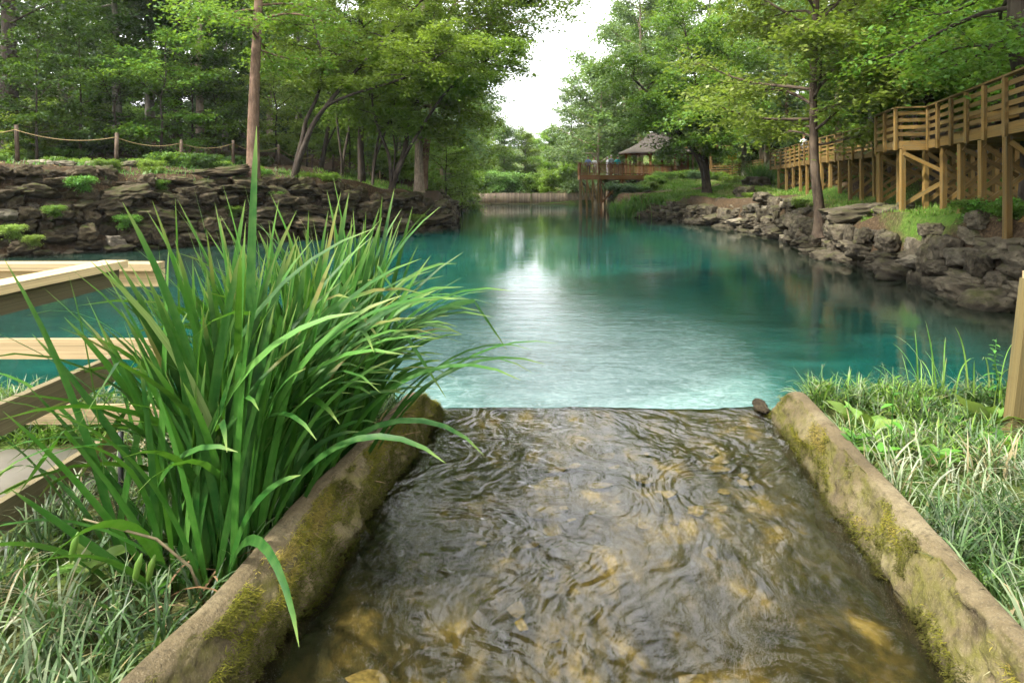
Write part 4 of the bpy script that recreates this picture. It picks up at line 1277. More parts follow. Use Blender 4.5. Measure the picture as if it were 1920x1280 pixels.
for k in range(8):
    a = R(22.5 + 45 * k); a2 = a + R(45)
    p1 = Vector((math.cos(a) * .68, math.sin(a) * .68, 0)); p2 = Vector((math.cos(a2) * .68, math.sin(a2) * .68, 0))
    lat = MB(); lat.tube([p1 + Vector((0, 0, 4.7)), p1 + Vector((0, 0, 5.42))], .055, 6)
    for f in (.33, .66): lat.tube([p1.lerp(p2, f) + Vector((0, 0, 4.7)), p1.lerp(p2, f) + Vector((0, 0, 5.4))], .028, 5)
    for z_ in (4.88, 5.08, 5.28): lat.tube([p1 + Vector((0, 0, z_)), p2 + Vector((0, 0, z_))], .028, 5)
    lat.build('lattice', M['white_paint'], cup)
ct = MB(); ct.lathe([(.98, 5.40), (1.0, 5.45), (.6, 5.72), (.2, 6.05), (.03, 6.3), (.0, 6.32)], sides=16); ct.build('cupola_roof', M['shingle'], rf, True)

pg = empty('pergola', (22.5, 74, 3.2)); tag(pg, 'open timber pergola beside the gazebo', 'pergola')
zt_ = 6.45
for (u, d) in ((1299, 73), (1333, 73), (1372, 74), (1312, 77), (1350, 77.5)):
    x_ = X(u, d); beam('post', (x_, d, hz(x_, d) - .2), (x_, d, zt_ - .1), .2, .2, 'wood_boardwalk', pg)
beam('header', (X(1292, 73), 72.95, zt_ - .55), (X(1336, 73), 72.95, zt_), .10, .26, 'wood_boardwalk', pg)
beam('header', (X(1330, 73.2), 73.1, zt_ + .02), (X(1376, 74), 74.1, zt_ + .02), .10, .28, 'wood_boardwalk', pg)
for k in range(7): beam('rafter', (X(1300 + k * 12, 73), 72.6, zt_ + .22), (X(1300 + k * 12, 73) + .2, 78, zt_ + .22), .06, .16, 'wood_boardwalk', pg)
rp = empty('ramp_railing', (22.5, 68, 3.0)); tag(rp, 'curving timber ramp railing between the pergola and the fountain grass', 'railing')
railing(rp, [(X(1331, 68.5), 68.5), (X(1368, 68), 68), (X(1385, 67), 67), (X(1410, 64.5), 64.5), (X(1430, 62), 62)], [4.55, 4.58, 4.66, 4.78, 4.85], 'wood_boardwalk', 1.9, 4)
ys_ = empty('round_sign', (X(1373, 66), 66, hz(X(1373, 66), 66))); tag(ys_, 'round plain yellow sign on a thin post beside the ramp', 'sign')
mb = MB(); mb.tube([(0, 0, 0), (0, 0, 2.2)], .04, 8); mb.build('post', M['wood_grey'], ys_)
mb = MB(); mb.tube([(0, -.06, 2.15), (0, -.02, 2.15)], .44, 28); mb.build('disc', M['sign_yellow'], ys_)

# ------------------------------------------------------------------ bluff behind the boardwalk
BL = [(20.0, 6), (21.0, 14), (22.4, 22), (24.0, 32), (26.0, 42), (28.0, 52), (31, 64), (31, 78), (28, 92)]
BL = np.array(BL, float)
sl = np.concatenate([[0], np.cumsum(np.hypot(*(BL[1:] - BL[:-1]).T))])
s_ = np.linspace(0, sl[-1], 230); bx = np.interp(s_, sl, BL[:, 0]); by = np.interp(s_, sl, BL[:, 1])
hh_ = np.linspace(0, 1, 60)
S_, H_ = np.meshgrid(s_, hh_, indexing='ij')
BX = np.repeat(bx[:, None], 60, 1); BY = np.repeat(by[:, None], 60, 1)
topz = 11.5 + 2.2 * fbm(np.stack([S_ * .06, 0 * S_, 0 * S_], -1), 3, 4)
BZ = 1.8 + H_ * (topz - 1.8)
lean_ = H_ * 1.2 + np.clip(H_ - .62, 0, 1) * 9
pp = np.stack([BX, BY, BZ], -1)
disp = fbm(pp * np.array([.22, .22, .5]), 5, 12, .55) * 1.5 + .55 * np.abs(fbm(pp * np.array([.5, .5, .16]), 3, 19)) + .35 * np.sign(np.sin(BZ * 2.4 + 1.5 * fbm(pp * .3, 2, 8)))
BXX = BX + lean_ + disp
bl = obj('bluff', mk_mesh('bluff', np.stack([BXX, BY - .3 * disp, BZ], -1), grid_quads(BX)[:, ::-1], None, M['bluff_rock'], False)); tag(bl, kind='structure')
# dark mouth of a shallow cave in the bluff: rock lintel, its shade a solid near-black block
cv = empty('cave_mouth', (X(1492, 62), 62, 3.3)); tag(cv, 'dark square cave mouth in the bluff behind the pale slim trunks', 'cave')
mb = MB(); mb.box((0, .9, 1.9), (3.3, 1.4, 4.6)); mb.build('shade_block', M['cave_shade'], cv)
for (dx, sx, zz, sz) in ((-2.2, .9, 1.7, 2.6), (2.3, .9, 1.7, 2.7), (0, 2.9, 4.6, .8)):
    o = obj('rock', STB[int(sx * 3) % 8], cv, (dx, .5, zz)); o.scale = (sx, .9, sz * 1.3)

# ------------------------------------------------------------------ trees
def tube_arrays(pts, rad, sides):
    pts = np.asarray(pts, float); n = len(pts)
    d = np.gradient(pts, axis=0); d /= np.linalg.norm(d, axis=1, keepdims=True) + 1e-9
    ref = np.array([1.0, 0, 0]) if abs(d[0, 0]) < .8 else np.array([0, 1.0, 0])
    a = ref - d * (d @ ref)[:, None]; a /= np.linalg.norm(a, axis=1, keepdims=True) + 1e-9
    b = np.cross(d, a)
    w = np.arange(sides) * 2 * math.pi / sides
    V = pts[:, None] + (a[:, None] * np.cos(w)[None, :, None] + b[:, None] * np.sin(w)[None, :, None]) * np.asarray(rad)[:, None, None]
    i = np.arange(n * sides).reshape(n, sides)
    q = np.stack([i[:-1], np.roll(i[:-1], -1, 1), np.roll(i[1:], -1, 1), i[1:]], -1).reshape(-1, 4)
    return V.reshape(-1, 3), q
def interp_path(pts, n):
    pts = np.asarray(pts, float)
    t0 = np.linspace(0, 1, len(pts)); t1 = np.linspace(0, 1, n)
    # smooth (Catmull-like) by repeated averaging of a linear resample
    out = np.stack([np.interp(t1, t0, pts[:, k]) for k in range(3)], -1)
    for _ in range(3):
        out[1:-1] = .25 * out[:-2] + .5 * out[1:-1] + .25 * out[2:]
    return out
def leaf_quads(C, D, Nn, ln, wd):
    """rhombic leaves: centre base C, direction D, normal N"""
    Sd = np.cross(D, Nn); Sd /= np.linalg.norm(Sd, axis=1, keepdims=True) + 1e-9
    up = np.cross(Sd, D)
    a = C; tip = C + D * ln[:, None]
    mid = C + D * (ln * .45)[:, None] + up * (ln * .06)[:, None]
    l = mid + Sd * (wd * .5)[:, None]; r_ = mid - Sd * (wd * .5)[:, None]
    V = np.stack([a, l, tip - up * (ln * .05)[:, None], r_], 1)
    q = np.arange(len(C) * 4).reshape(-1, 4)
    return V.reshape(-1, 3), q
def gen_tree(seed, stems, limbs=14, t0=.35, limb_len=4.0, prof=None, elev=(.2, .9), subs=6, sprays=6, leaves=14, leaf=.16, spray_r=.45, flat=.35, bias=None, droop=.25, sub_len=.45, twig_sides=3, leaf_w=.62, topfill=True):
    """returns trunk mesh arrays and crown mesh arrays"""
    g = np.random.default_rng(seed)
    TV, TQ = [], []; off = 0
    def addtube(p_, r_, sides):
        nonlocal off
        v_, q_ = tube_arrays(p_, r_, sides); TV.append(v_); TQ.append(q_ + off); off += len(v_)
    prof = prof or (lambda t: .55 + .9 * t * (1 - t) * 2 * (1 - .2 * t))
    SC, SD = [], []
    for (sp, r0, r1) in stems:
        n = 26
        path = interp_path(sp, n); tt = np.linspace(0, 1, n)
        wob = np.stack([vnoise(np.stack([tt * 5 + seed, 0 * tt + k, 0 * tt], -1), seed) for k in range(3)], -1) * np.array([1, 1, 0]) * .12 * np.sin(tt * 3.0)[:, None]
        path = path + wob
        rad = r0 + (r1 - r0) * tt ** .8
        if r0 > .12: rad = rad * (1 + .45 * np.exp(-tt * 22))
        addtube(path, rad, 10 if r0 > .1 else 7)
        h_ = np.linalg.norm(path[-1] - path[0])
        for i in range(limbs):
            f = t0 + (1 - t0) * (i + g.uniform(.1, .9)) / limbs
            p0 = np.array([np.interp(f, tt, path[:, k]) for k in range(3)]); rr = np.interp(f, tt, rad)
            az = i * 2.399 + g.uniform(-.5, .5)
            if bias is not None and g.random() < bias[1]: az = bias[0] + g.normal(0, .8)
            fc = (f - t0) / (1 - t0)
            el = elev[0] + (elev[1] - elev[0]) * fc + g.normal(0, .12)
            Lm = limb_len * prof(fc) * g.uniform(.75, 1.2)
            K = 7; u = np.linspace(0, 1, K)
            e = el - droop * u * 1.2 + .25 * np.sin(u * 4 + g.uniform(0, 6))
            a_ = az + .35 * np.sin(u * 3 + g.uniform(0, 6)) - .35 * math.sin(0)
            st = np.stack([np.cos(e) * np.cos(a_), np.cos(e) * np.sin(a_), np.sin(e)], -1) * (Lm / (K - 1))
            lp = np.concatenate([[p0], p0 + np.cumsum(st[:-1], 0)])
            r_l = np.maximum(.012, np.minimum(rr * .5, .015 + Lm * .012)) * (1 - .85 * u) + .006
            addtube(lp, r_l, 6)
            for k in range(subs):
                uf = .22 + .78 * (k + g.uniform(0, 1)) / subs
                q0 = np.array([np.interp(uf, u, lp[:, c]) for c in range(3)])
                ii = min(K - 2, int(uf * (K - 1)))
                base_az = math.atan2(st[ii, 1], st[ii, 0])
                sa = base_az + (1 if k % 2 else -1) * g.uniform(.35, 1.15)
                sl_ = Lm * sub_len * (1.1 - .55 * uf) * g.uniform(.7, 1.25)
                K2 = 4; u2 = np.linspace(0, 1, K2)
                e2 = e[ii] * .6 + g.normal(.05, .22) - droop * u2
                s2 = np.stack([np.cos(e2) * math.cos(sa), np.cos(e2) * math.sin(sa), np.sin(e2)], -1) * (sl_ / (K2 - 1))
                bp = np.concatenate([[q0], q0 + np.cumsum(s2[:-1], 0)])
                addtube(bp, np.array([.016, .012, .008, .004]) * (1 + Lm * .06), twig_sides)
                fs = np.linspace(.25, 1.0, sprays)
                for c in range(sprays):
                    cpos = np.array([np.interp(fs[c], u2, bp[:, m]) for m in range(3)])
                    SC.append(cpos); SD.append([math.cos(sa), math.sin(sa), .0])
            if topfill:
                SC.append(lp[-1]); SD.append([math.cos(az), math.sin(az), 0])
    SC = np.array(SC); SD = np.array(SD)
    ns = len(SC)
    tilt = g.normal(0, .30, (ns, 2))
    C = np.repeat(SC, leaves, 0); n = len(C)
    o = g.normal(0, 1, (n, 3)) * np.array([spray_r, spray_r, 0.0])
    tl = np.repeat(tilt, leaves, 0)
    o[:, 2] = o[:, 0] * tl[:, 0] + o[:, 1] * tl[:, 1] + g.normal(0, spray_r * flat, n) - .12 * spray_r * (o[:, 0] ** 2 + o[:, 1] ** 2) / spray_r ** 2
    C = C + o
    az = g.uniform(0, 6.283, n)
    D = np.stack([np.cos(az), np.sin(az), g.normal(-.25, .35, n)], -1) + np.repeat(SD, leaves, 0) * .5
    D /= np.linalg.norm(D, axis=1, keepdims=True)
    Nn = np.stack([g.normal(0, .45, n), g.normal(0, .45, n), np.ones(n)], -1)
    ln = leaf * g.uniform(.7, 1.3, n)
    V, q = leaf_quads(C, D, Nn, ln, ln * leaf_w)
    sr = np.repeat(g.random(ns), leaves)
    rn = np.clip(.5 * sr + .5 * g.random(n), 0, 1)
    return (np.concatenate(TV), np.concatenate(TQ)), (V, q, rn)
PROTO = {}
SEEN = {}
TONE = {'leaf_yellow': 'yellow-green', 'leaf_bright': 'bright green', 'leaf_mid': 'mid-green', 'leaf_dark': 'dark green', 'leaf_sage': 'grey-green', 'leaf_far': 'light green', 'leaf_ground': 'fresh green', 'leaf_fine': 'fine-leaved green'}
MARKS = ((-999, 'cut by the left picture edge'), (0, 'beside the thick edge trunk'), (55, 'behind the first long rope span'), (185, 'behind the second rope-fence post'), (255, 'behind the middle rope span'), (318, 'behind the third rope-fence post'), (400, 'just left of the reddish trunk'),
         (476, 'just right of the reddish trunk'), (528, 'behind the leaning tree'), (605, 'left of the straight dark trunk'), (678, 'right of the straight dark trunk'), (712, 'behind the forked tree'), (770, 'behind the pale trunk'), (825, 'above the low grey stone wall'),
         (880, 'behind the left end of the board fence'), (935, 'behind the board fence gate'), (990, 'below the sky gap'), (1045, 'left of the viewing deck'), (1090, 'behind the deck corner'), (1165, 'below the left gazebo post'), (1205, 'below the gazebo middle'), (1260, 'below the right gazebo post'),
         (1296, 'at the arching tree'), (1330, 'by the pergola'), (1372, 'right of the round yellow sign'), (1420, 'by the fountain grass'), (1470, 'near the far boardwalk end'), (1530, 'right of the tall slim trunk'), (1600, 'behind the middle boardwalk'), (1670, 'at the boardwalk landing'), (1745, 'at the near boardwalk'), (1850, 'near the right picture edge'))
def mklab(kind, u, d, leafm, extra=''):
    w_ = [m_ for lo, m_ in MARKS if u >= lo][-1]
    base = TONE[leafm] + ' ' + kind + ' ' + w_
    for suf in ('', ', the one farther back', ', the one half hidden', ', the smallest there'):
        if base + suf not in SEEN:
            SEEN[base + suf] = 1
            return base + suf
    return base + ', the smallest there'
def proto(key, seed, bark_, leaf_, **kw):
    T, C = gen_tree(seed, **kw)
    tm = mk_mesh('trunk_' + key, T[0], T[1], None, M[bark_], True)
    cm = mk_mesh('crown_' + key, C[0], C[1], None, M[leaf_], False, {'rnd': ('FACE', C[2])})
    PROTO[key] = (tm, cm)
def place(key, name, label, x_, y_, scale=1.0, rz=None, leafm=None, barkm=None, group=None, cat='tree', sz=None, dz=-.1, lean=(0, 0)):
    r0 = random.uniform(0, 6.283) if rz is None else rz
    root = empty(name, (x_, y_, hz(x_, y_) + dz))
    root.rotation_euler = (lean[0], lean[1], 0)
    tag(root, label, cat, group)
    for nm, me, mm in (('trunk' if cat == 'tree' else 'stem', PROTO[key][0], barkm), ('crown' if cat == 'tree' else 'foliage', PROTO[key][1], leafm)):
        o = obj(nm, me, root)
        o.rotation_euler = (0, 0, r0)
        o.scale = (scale, scale, sz or scale)
        if mm:
            o.material_slots[0].link = 'OBJECT'; o.material_slots[0].material = M[mm]
    return root

S1 = lambda h, r0, r1=.05, lx=0, ly=0: [([(0, 0, -.4), (lx * .15, ly * .15, h * .25), (lx * .5, ly * .5, h * .6), (lx, ly, h)], r0, r1)]
# prototypes: tall forest trees, spreading trees, layered understorey, shrubs
proto('tall_a', 1, 'bark_grey', 'leaf_mid', stems=S1(24, .42), limbs=28, t0=.27, limb_len=4.2, elev=(.1, .9), subs=6, sprays=5, leaves=20, leaf=.30, spray_r=.46)
proto('tall_b', 2, 'bark_grey', 'leaf_dark', stems=S1(22, .36, .05, .6), limbs=28, t0=.22, limb_len=4.6, elev=(.05, .8), subs=6, sprays=5, leaves=20, leaf=.30, spray_r=.5)
proto('spread', 3, 'bark_grey', 'leaf_bright', stems=S1(13, .34, .05, -.5, .4), limbs=22, t0=.22, limb_len=5.2, elev=(.1, .95), subs=6, sprays=5, leaves=20, leaf=.30, spray_r=.55)
proto('round', 4, 'bark_grey', 'leaf_far', stems=S1(12, .3), limbs=24, t0=.10, limb_len=4.3, elev=(.0, 1.0), subs=6, sprays=5, leaves=22, leaf=.34, spray_r=.55, droop=.4)
proto('layer', 5, 'bark_dark', 'leaf_mid', stems=S1(6.5, .10, .02, .3), limbs=15, t0=.22, limb_len=2.8, elev=(.0, .6), subs=6, sprays=5, leaves=13, leaf=.18, spray_r=.28, flat=.12, droop=.15)
proto('layer_high', 15, 'bark_dark', 'leaf_mid', stems=S1(9.5, .13, .03, .3), limbs=18, t0=.45, limb_len=3.0, elev=(.05, .7), subs=6, sprays=5, leaves=15, leaf=.20, spray_r=.30, flat=.15, droop=.12)
proto('shrub', 6, 'bark_dark', 'leaf_bright', stems=[([(0, 0, -.2), (.2 * math.cos(a), .2 * math.sin(a), .5), (.8 * math.cos(a), .8 * math.sin(a), 1.7)], .035, .01) for a in (0, 1.3, 2.5, 3.9, 5.2)], limbs=6, t0=.15, limb_len=.8, elev=(.1, .9), subs=4, sprays=4, leaves=14, leaf=.15, spray_r=.20)
proto('low', 7, 'bark_dark', 'leaf_mid', stems=[([(0, 0, -.2), (.25 * math.cos(a), .25 * math.sin(a), .25), (.7 * math.cos(a), .7 * math.sin(a), .55)], .02, .006) for a in (0, 1.0, 2.2, 3.1, 4.3, 5.4)], limbs=4, t0=.1, limb_len=.55, elev=(.0, .7), subs=4, sprays=3, leaves=12, leaf=.12, spray_r=.16)

# ---- individually recognisable trees
def own_tree(name, label, base, stems, bark_, leaf_, seed, **kw):
    """stems: lists of photo-derived offsets from the base"""
    T, C = gen_tree(seed, stems, **kw)
    root = empty(name, base); tag(root, label, 'tree')
    obj('trunk', mk_mesh('trunk', T[0], T[1], None, M[bark_], True), root)
    obj('crown', mk_mesh('crown', C[0], C[1], None, M[leaf_], False, {'rnd': ('FACE', C[2])}), root)
    return root
def pix_stem(base, pts, d, r0, r1, dd=0.0):
    """a stem drawn through photo pixels at depth d (drifting dd in depth), as offsets from base"""
    out = [(0, 0, -.4)]
    for k, (u, v) in enumerate(pts):
        p_ = P(u, v, d + dd * (k + 1) / len(pts)) - Vector(base)
        out.append(tuple(p_))
    return (out, r0, r1)

# reddish straight trunk
b = Vector((X(475, 34.5), 34.5, 2.75))
own_tree('tall_tree', 'tall straight tree with a reddish brown trunk rising from the stone bank', b,
         [([(0, 0, -.5), (.0, 0, 2.5), (.15, 0, 6), (.35, 0, 9.5), (.5, .3, 18), (.6, .3, 27)], .37, .12)], 'bark_brown', 'leaf_mid', 41, limbs=36, t0=.44, limb_len=5.0, elev=(-.1, .8), subs=6, sprays=5, leaves=13, leaf=.22, spray_r=.4)
# multi-stem leaning tree
d = 37; b = Vector((X(548, d), d, hz(X(548, d), d) + .0))
own_tree('leaning_tree', 'dark slender tree leaning over the pool with one long low branch', b,
         [pix_stem(b, [(560, 290), (590, 230), (640, 165), (720, 75), (800, -10)], d, .22, .05, 2), pix_stem(b, [(556, 290), (572, 230), (596, 190), (610, 120), (585, 40), (570, -60)], d, .17, .04, 3),
          pix_stem(b, [(560, 288), (600, 200), (680, 170), (760, 150), (815, 110), (850, 85)], d, .13, .03, -2)],
         'bark_dark', 'leaf_bright', 42, limbs=18, t0=.60, limb_len=3.0, elev=(.0, .6), subs=6, sprays=5, leaves=16, leaf=.19, spray_r=.30, flat=.18)
d = 52; b = Vector((X(600, d), d, hz(X(600, d), d)))
own_tree('slender_tree', 'thin dark tree bending right behind the leaning tree', b,
         [pix_stem(b, [(606, 280), (615, 230), (625, 170), (640, 90), (650, -20)], d, .22, .05), pix_stem(b, [(608, 275), (630, 235), (640, 190), (655, 120)], d, .09, .03)],
         'bark_dark', 'leaf_mid', 43, limbs=12, t0=.45, limb_len=3.4, elev=(.1, .7), subs=5, sprays=5, leaves=12, leaf=.22, spray_r=.36)
d = 46; b = Vector((X(678, d), d, hz(X(678, d), d)))
own_tree('straight_tree', 'dark straight single trunk between the two multi-stem trees', b,
         [pix_stem(b, [(678, 280), (678, 200), (676, 100), (675, -60), (680, -360)], d, .27, .07)], 'bark_dark', 'leaf_mid', 44, limbs=32, t0=.28, limb_len=4.2, elev=(.0, .8), subs=5, sprays=5, leaves=13, leaf=.22, spray_r=.38)
d = 41.5; b = Vector((X(731, d), d, hz(X(731, d), d) - .1))
own_tree('forked_tree', 'forked dark tree growing out of the stone bank edge with crooked stems', b,
         [pix_stem(b, [(738, 335), (758, 300), (762, 235), (785, 190), (800, 110), (815, 20), (830, -60)], d, .24, .05, 2), pix_stem(b, [(736, 335), (728, 290), (708, 240), (695, 190), (700, 110)], d, .15, .04, -2),
          pix_stem(b, [(742, 330), (775, 262), (820, 190), (858, 150), (900, 120), (945, 95)], d, .14, .03, -3), pix_stem(b, [(738, 330), (740, 270), (728, 200), (735, 110)], d, .10, .03, 3)],
         'bark_dark', 'leaf_bright', 45, limbs=17, t0=.60, limb_len=3.0, elev=(.0, .6), subs=6, sprays=5, leaves=16, leaf=.20, spray_r=.32, flat=.18)
d = 48; b = Vector((X(786, d), d, hz(X(786, d), d)))
own_tree('pale_tree', 'tree with a pale tan trunk and a high crown hanging over the pool', b,
         [pix_stem(b, [(784, 300), (783, 200), (776, 120), (795, -20), (820, -200), (840, -400)], d, .36, .08), pix_stem(b, [(784, 300), (783, 200), (800, 130), (870, 70), (940, 15), (1000, -30)], d, .16, .03, -2)], 'bark_pale', 'leaf_bright', 46, limbs=42, t0=.27, limb_len=6.6, elev=(-.05, .8), subs=8, sprays=6, leaves=17, leaf=.24, spray_r=.42, bias=(-.25, .35))
d = 57; b = Vector((X(792, d), d, hz(X(792, d), d)))
own_tree('leaning_trunk_tree', 'brown trunk leaning right just behind the pale trunk', b,
         [pix_stem(b, [(796, 290), (808, 215), (820, 160), (850, 20), (880, -120), (890, -300)], d, .38, .08)], 'bark_brown', 'leaf_sage', 47, limbs=38, t0=.28, limb_len=6.8, elev=(.0, .8), subs=8, sprays=5, leaves=17, leaf=.27, spray_r=.48, bias=(-.3, .45))
d = 45; b = Vector((X(640, d), d, hz(X(640, d), d)))
own_tree('curving_tree', 'thin curving double-stemmed tree between the leaning tree and the straight dark trunk', b,
         [pix_stem(b, [(644, 300), (655, 230), (648, 150), (665, 60), (690, -40)], d, .12, .04, 1), pix_stem(b, [(642, 295), (628, 225), (634, 140), (620, 40), (610, -60)], d, .10, .03, -1)],
         'bark_dark', 'leaf_bright', 53, limbs=9, t0=.62, limb_len=2.6, elev=(.1, .7), subs=5, sprays=5, leaves=14, leaf=.19, spray_r=.3, flat=.18)
d = 43.5; b = Vector((X(698, d), d, hz(X(698, d), d)))
own_tree('curving_tree', 'thin dark tree curving left beside the forked tree', b,
         [pix_stem(b, [(700, 310), (712, 250), (704, 190), (672, 110), (650, 20), (640, -60)], d, .11, .03, 1), pix_stem(b, [(702, 305), (722, 240), (745, 180), (758, 90), (765, -20)], d, .09, .03, -1)],
         'bark_dark', 'leaf_mid', 54, limbs=9, t0=.62, limb_len=2.6, elev=(.1, .7), subs=5, sprays=5, leaves=14, leaf=.19, spray_r=.3, flat=.18)
d = 40; b = Vector((X(20, d), d, hz(X(20, d), d)))
own_tree('thick_tree', 'thick dark trunk with glossy dark leaves at the left picture edge', b,
         [pix_stem(b, [(20, 250), (19, 150), (15, 40), (10, -120), (10, -350)], d, .66, .2)], 'bark_dark', 'leaf_dark', 48, limbs=34, t0=.30, limb_len=5.5, elev=(-.15, .7), subs=6, sprays=5, leaves=13, leaf=.26, spray_r=.42)
# right side
d = 28.7; b = Vector((X(1538, d), d, 1.0))
own_tree('slim_tree', 'tall slim brown trunk standing in the boulder wall with yellow-green leaves', b,
         [pix_stem(b, [(1538, 400), (1530, 330), (1528, 200), (1532, 60), (1538, -120), (1545, -420)], d,   .27, .08)], 'bark_mid', 'leaf_yellow', 49, limbs=40, t0=.40, limb_len=5.8, elev=(.30, .9), subs=8, sprays=6, leaves=18, leaf=.22, spray_r=.42, bias=(3.1, .25), droop=.25)
d = 51; b = Vector((X(1326, d), d, hz(X(1326, d), d)))
own_tree('arching_tree', 'dark tree with arching limbs spreading over the gazebo roof', b,
         [pix_stem(b, [(1322, 320), (1308, 285), (1275, 250), (1248, 215), (1215, 175), (1180, 140)], d, .36, .07, 2), pix_stem(b, [(1326, 320), (1322, 270), (1312, 220), (1308, 160), (1290, 90), (1280, 30)], d, .26, .06, 3),
          pix_stem(b, [(1318, 310), (1298, 276), (1262, 255), (1225, 225)], d, .12, .03, -2), pix_stem(b, [(1324, 310), (1332, 240), (1350, 160), (1375, 80)], d, .12, .03, 2)],
         'bark_dark', 'leaf_mid', 50, limbs=17, t0=.52, limb_len=4.4, elev=(.1, .8), subs=7, sprays=5, leaves=18, leaf=.24, spray_r=.40, flat=.25, droop=.35)
d = 24; b = Vector((X(1750, d) + 2.2, d + 3.5, 3.2)); 
own_tree('crooked_tree', 'crooked dark tree arching left above the boardwalk landing', b,
         [pix_stem(b, [(1748, 196), (1722, 168), (1695, 152), (1660, 145), (1620, 110)], 27, .20, .05, 1), pix_stem(b, [(1748, 196), (1745, 150), (1760, 60), (1770, -40)], 27.5, .16, .05, 1)],
         'bark_dark', 'leaf_mid', 51, limbs=24, t0=.28, limb_len=3.0, elev=(-.1, .7), subs=7, sprays=5, leaves=16, leaf=.17, spray_r=.26)
d = 19.5; b = Vector((X(1945, d), d, hz(X(1945, d), d)))
own_tree('edge_tree', 'large dark trunk cut by the top right picture corner', b,
         [pix_stem(b, [(1940, 250), (1925, 130), (1905, 40), (1888, -60), (1880, -200), (1870, -600)], d, .40, .12)], 'bark_dark', 'leaf_mid', 52, limbs=34, t0=.38, limb_len=4.6, elev=(-.2, .7), subs=7, sprays=5, leaves=16, leaf=.18, spray_r=.3)

# two unseen trees added beside the bank; crowns shape the stream's sky reflection
b = Vector((-8.9, 4.0, 1.3))
own_tree('unseen_tree', 'unseen large tree added on the near left bank to darken the stream reflection', b, [([(0, 0, -.4), (.4, 1.0, 4), (2.0, 4.5, 7.5), (4.0, 8.2, 9.5), (4.9, 9.8, 12), (5.2, 10.8, 17)], .5, .1)], 'bark_dark', 'leaf_mid', 61, limbs=60, t0=.42, limb_len=4.2, elev=(.10, .7), subs=6, sprays=5, leaves=22, leaf=.30, spray_r=.5, droop=.05)
b = Vector((9.7, 3.4, 1.5))
own_tree('unseen_tree', 'unseen large tree added on the near right bank to darken the stream reflection', b, [([(0, 0, -.4), (-.4, 1.0, 4), (-1.8, 4.5, 7.5), (-3.4, 8.2, 9.5), (-4.2, 9.8, 12), (-4.4, 10.8, 17)], .5, .1)], 'bark_dark', 'leaf_mid', 62, limbs=60, t0=.42, limb_len=4.2, elev=(.10, .7), subs=6, sprays=5, leaves=22, leaf=.30, spray_r=.5, droop=.05)

# ---- the wood on the left slope
specs = [  # u, d, proto, scale, leaf, bark, label
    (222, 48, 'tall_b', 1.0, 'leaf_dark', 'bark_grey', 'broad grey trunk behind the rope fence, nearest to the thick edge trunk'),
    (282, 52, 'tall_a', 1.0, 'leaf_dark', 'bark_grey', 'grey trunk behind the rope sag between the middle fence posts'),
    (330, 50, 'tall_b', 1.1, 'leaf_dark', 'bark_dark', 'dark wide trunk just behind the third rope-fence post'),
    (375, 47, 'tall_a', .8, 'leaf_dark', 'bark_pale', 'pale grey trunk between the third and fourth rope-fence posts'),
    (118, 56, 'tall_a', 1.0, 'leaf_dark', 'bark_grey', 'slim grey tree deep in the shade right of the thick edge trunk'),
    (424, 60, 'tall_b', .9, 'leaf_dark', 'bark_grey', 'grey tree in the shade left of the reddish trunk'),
    (455, 64, 'tall_a', .9, 'leaf_mid', 'bark_dark', 'dark trunk close behind the reddish trunk'),
    (506, 66, 'tall_b', 1.0, 'leaf_bright', 'bark_pale', 'tree with sunlit yellow-green leaves right of the reddish trunk'),
    (560, 72, 'tall_a', 1.0, 'leaf_mid', 'bark_grey', 'tall tree deep behind the leaning tree'),
    (640, 70, 'spread', 1.0, 'leaf_mid', 'bark_grey', 'spreading tree deep behind the straight dark trunk'),
    (720, 76, 'tall_a', 1.0, 'leaf_bright', 'bark_grey', 'tall bright tree far behind the forked tree'),
    (828, 66, 'spread', .8, 'leaf_bright', 'bark_pale', 'bright spreading tree on the bank right of the pale trunk'),
    (858, 74, 'spread', .85, 'leaf_far', 'bark_grey', 'sunlit spreading tree near the far end of the left bank')]
for (u, d, k, s, lm, bm_, lab) in specs:
    place(k, 'forest_tree', lab, X(u, d), d, s, None, lm, bm_, 'trees on the left slope')
for (u, d, k, s) in ((-40, 50, 'tall_b', 1.0), (60, 70, 'tall_a', 1.1), (160, 74, 'round', 1.3), (240, 78, 'round', 1.3), (-100, 70, 'round', 1.3), (330, 80, 'round', 1.3), (420, 84, 'round', 1.3), (500, 88, 'round', 1.4), (590, 92, 'round', 1.4),
                     (670, 96, 'round', 1.4), (30, 95, 'tall_a', 1.3), (140, 100, 'tall_b', 1.4), (280, 100, 'tall_a', 1.3), (380, 104, 'tall_b', 1.3), (470, 108, 'tall_a', 1.3), (560, 112, 'tall_b', 1.3), (750, 94, 'round', 1.3), (800, 104, 'tall_a', 1.1)):
    place(k, 'forest_tree', mklab('deep-wood tree', u, d, (lm := random.choice(('leaf_dark', 'leaf_dark', 'leaf_mid')))), X(u, d), d, s, None, lm, None, 'trees deep in the left wood')
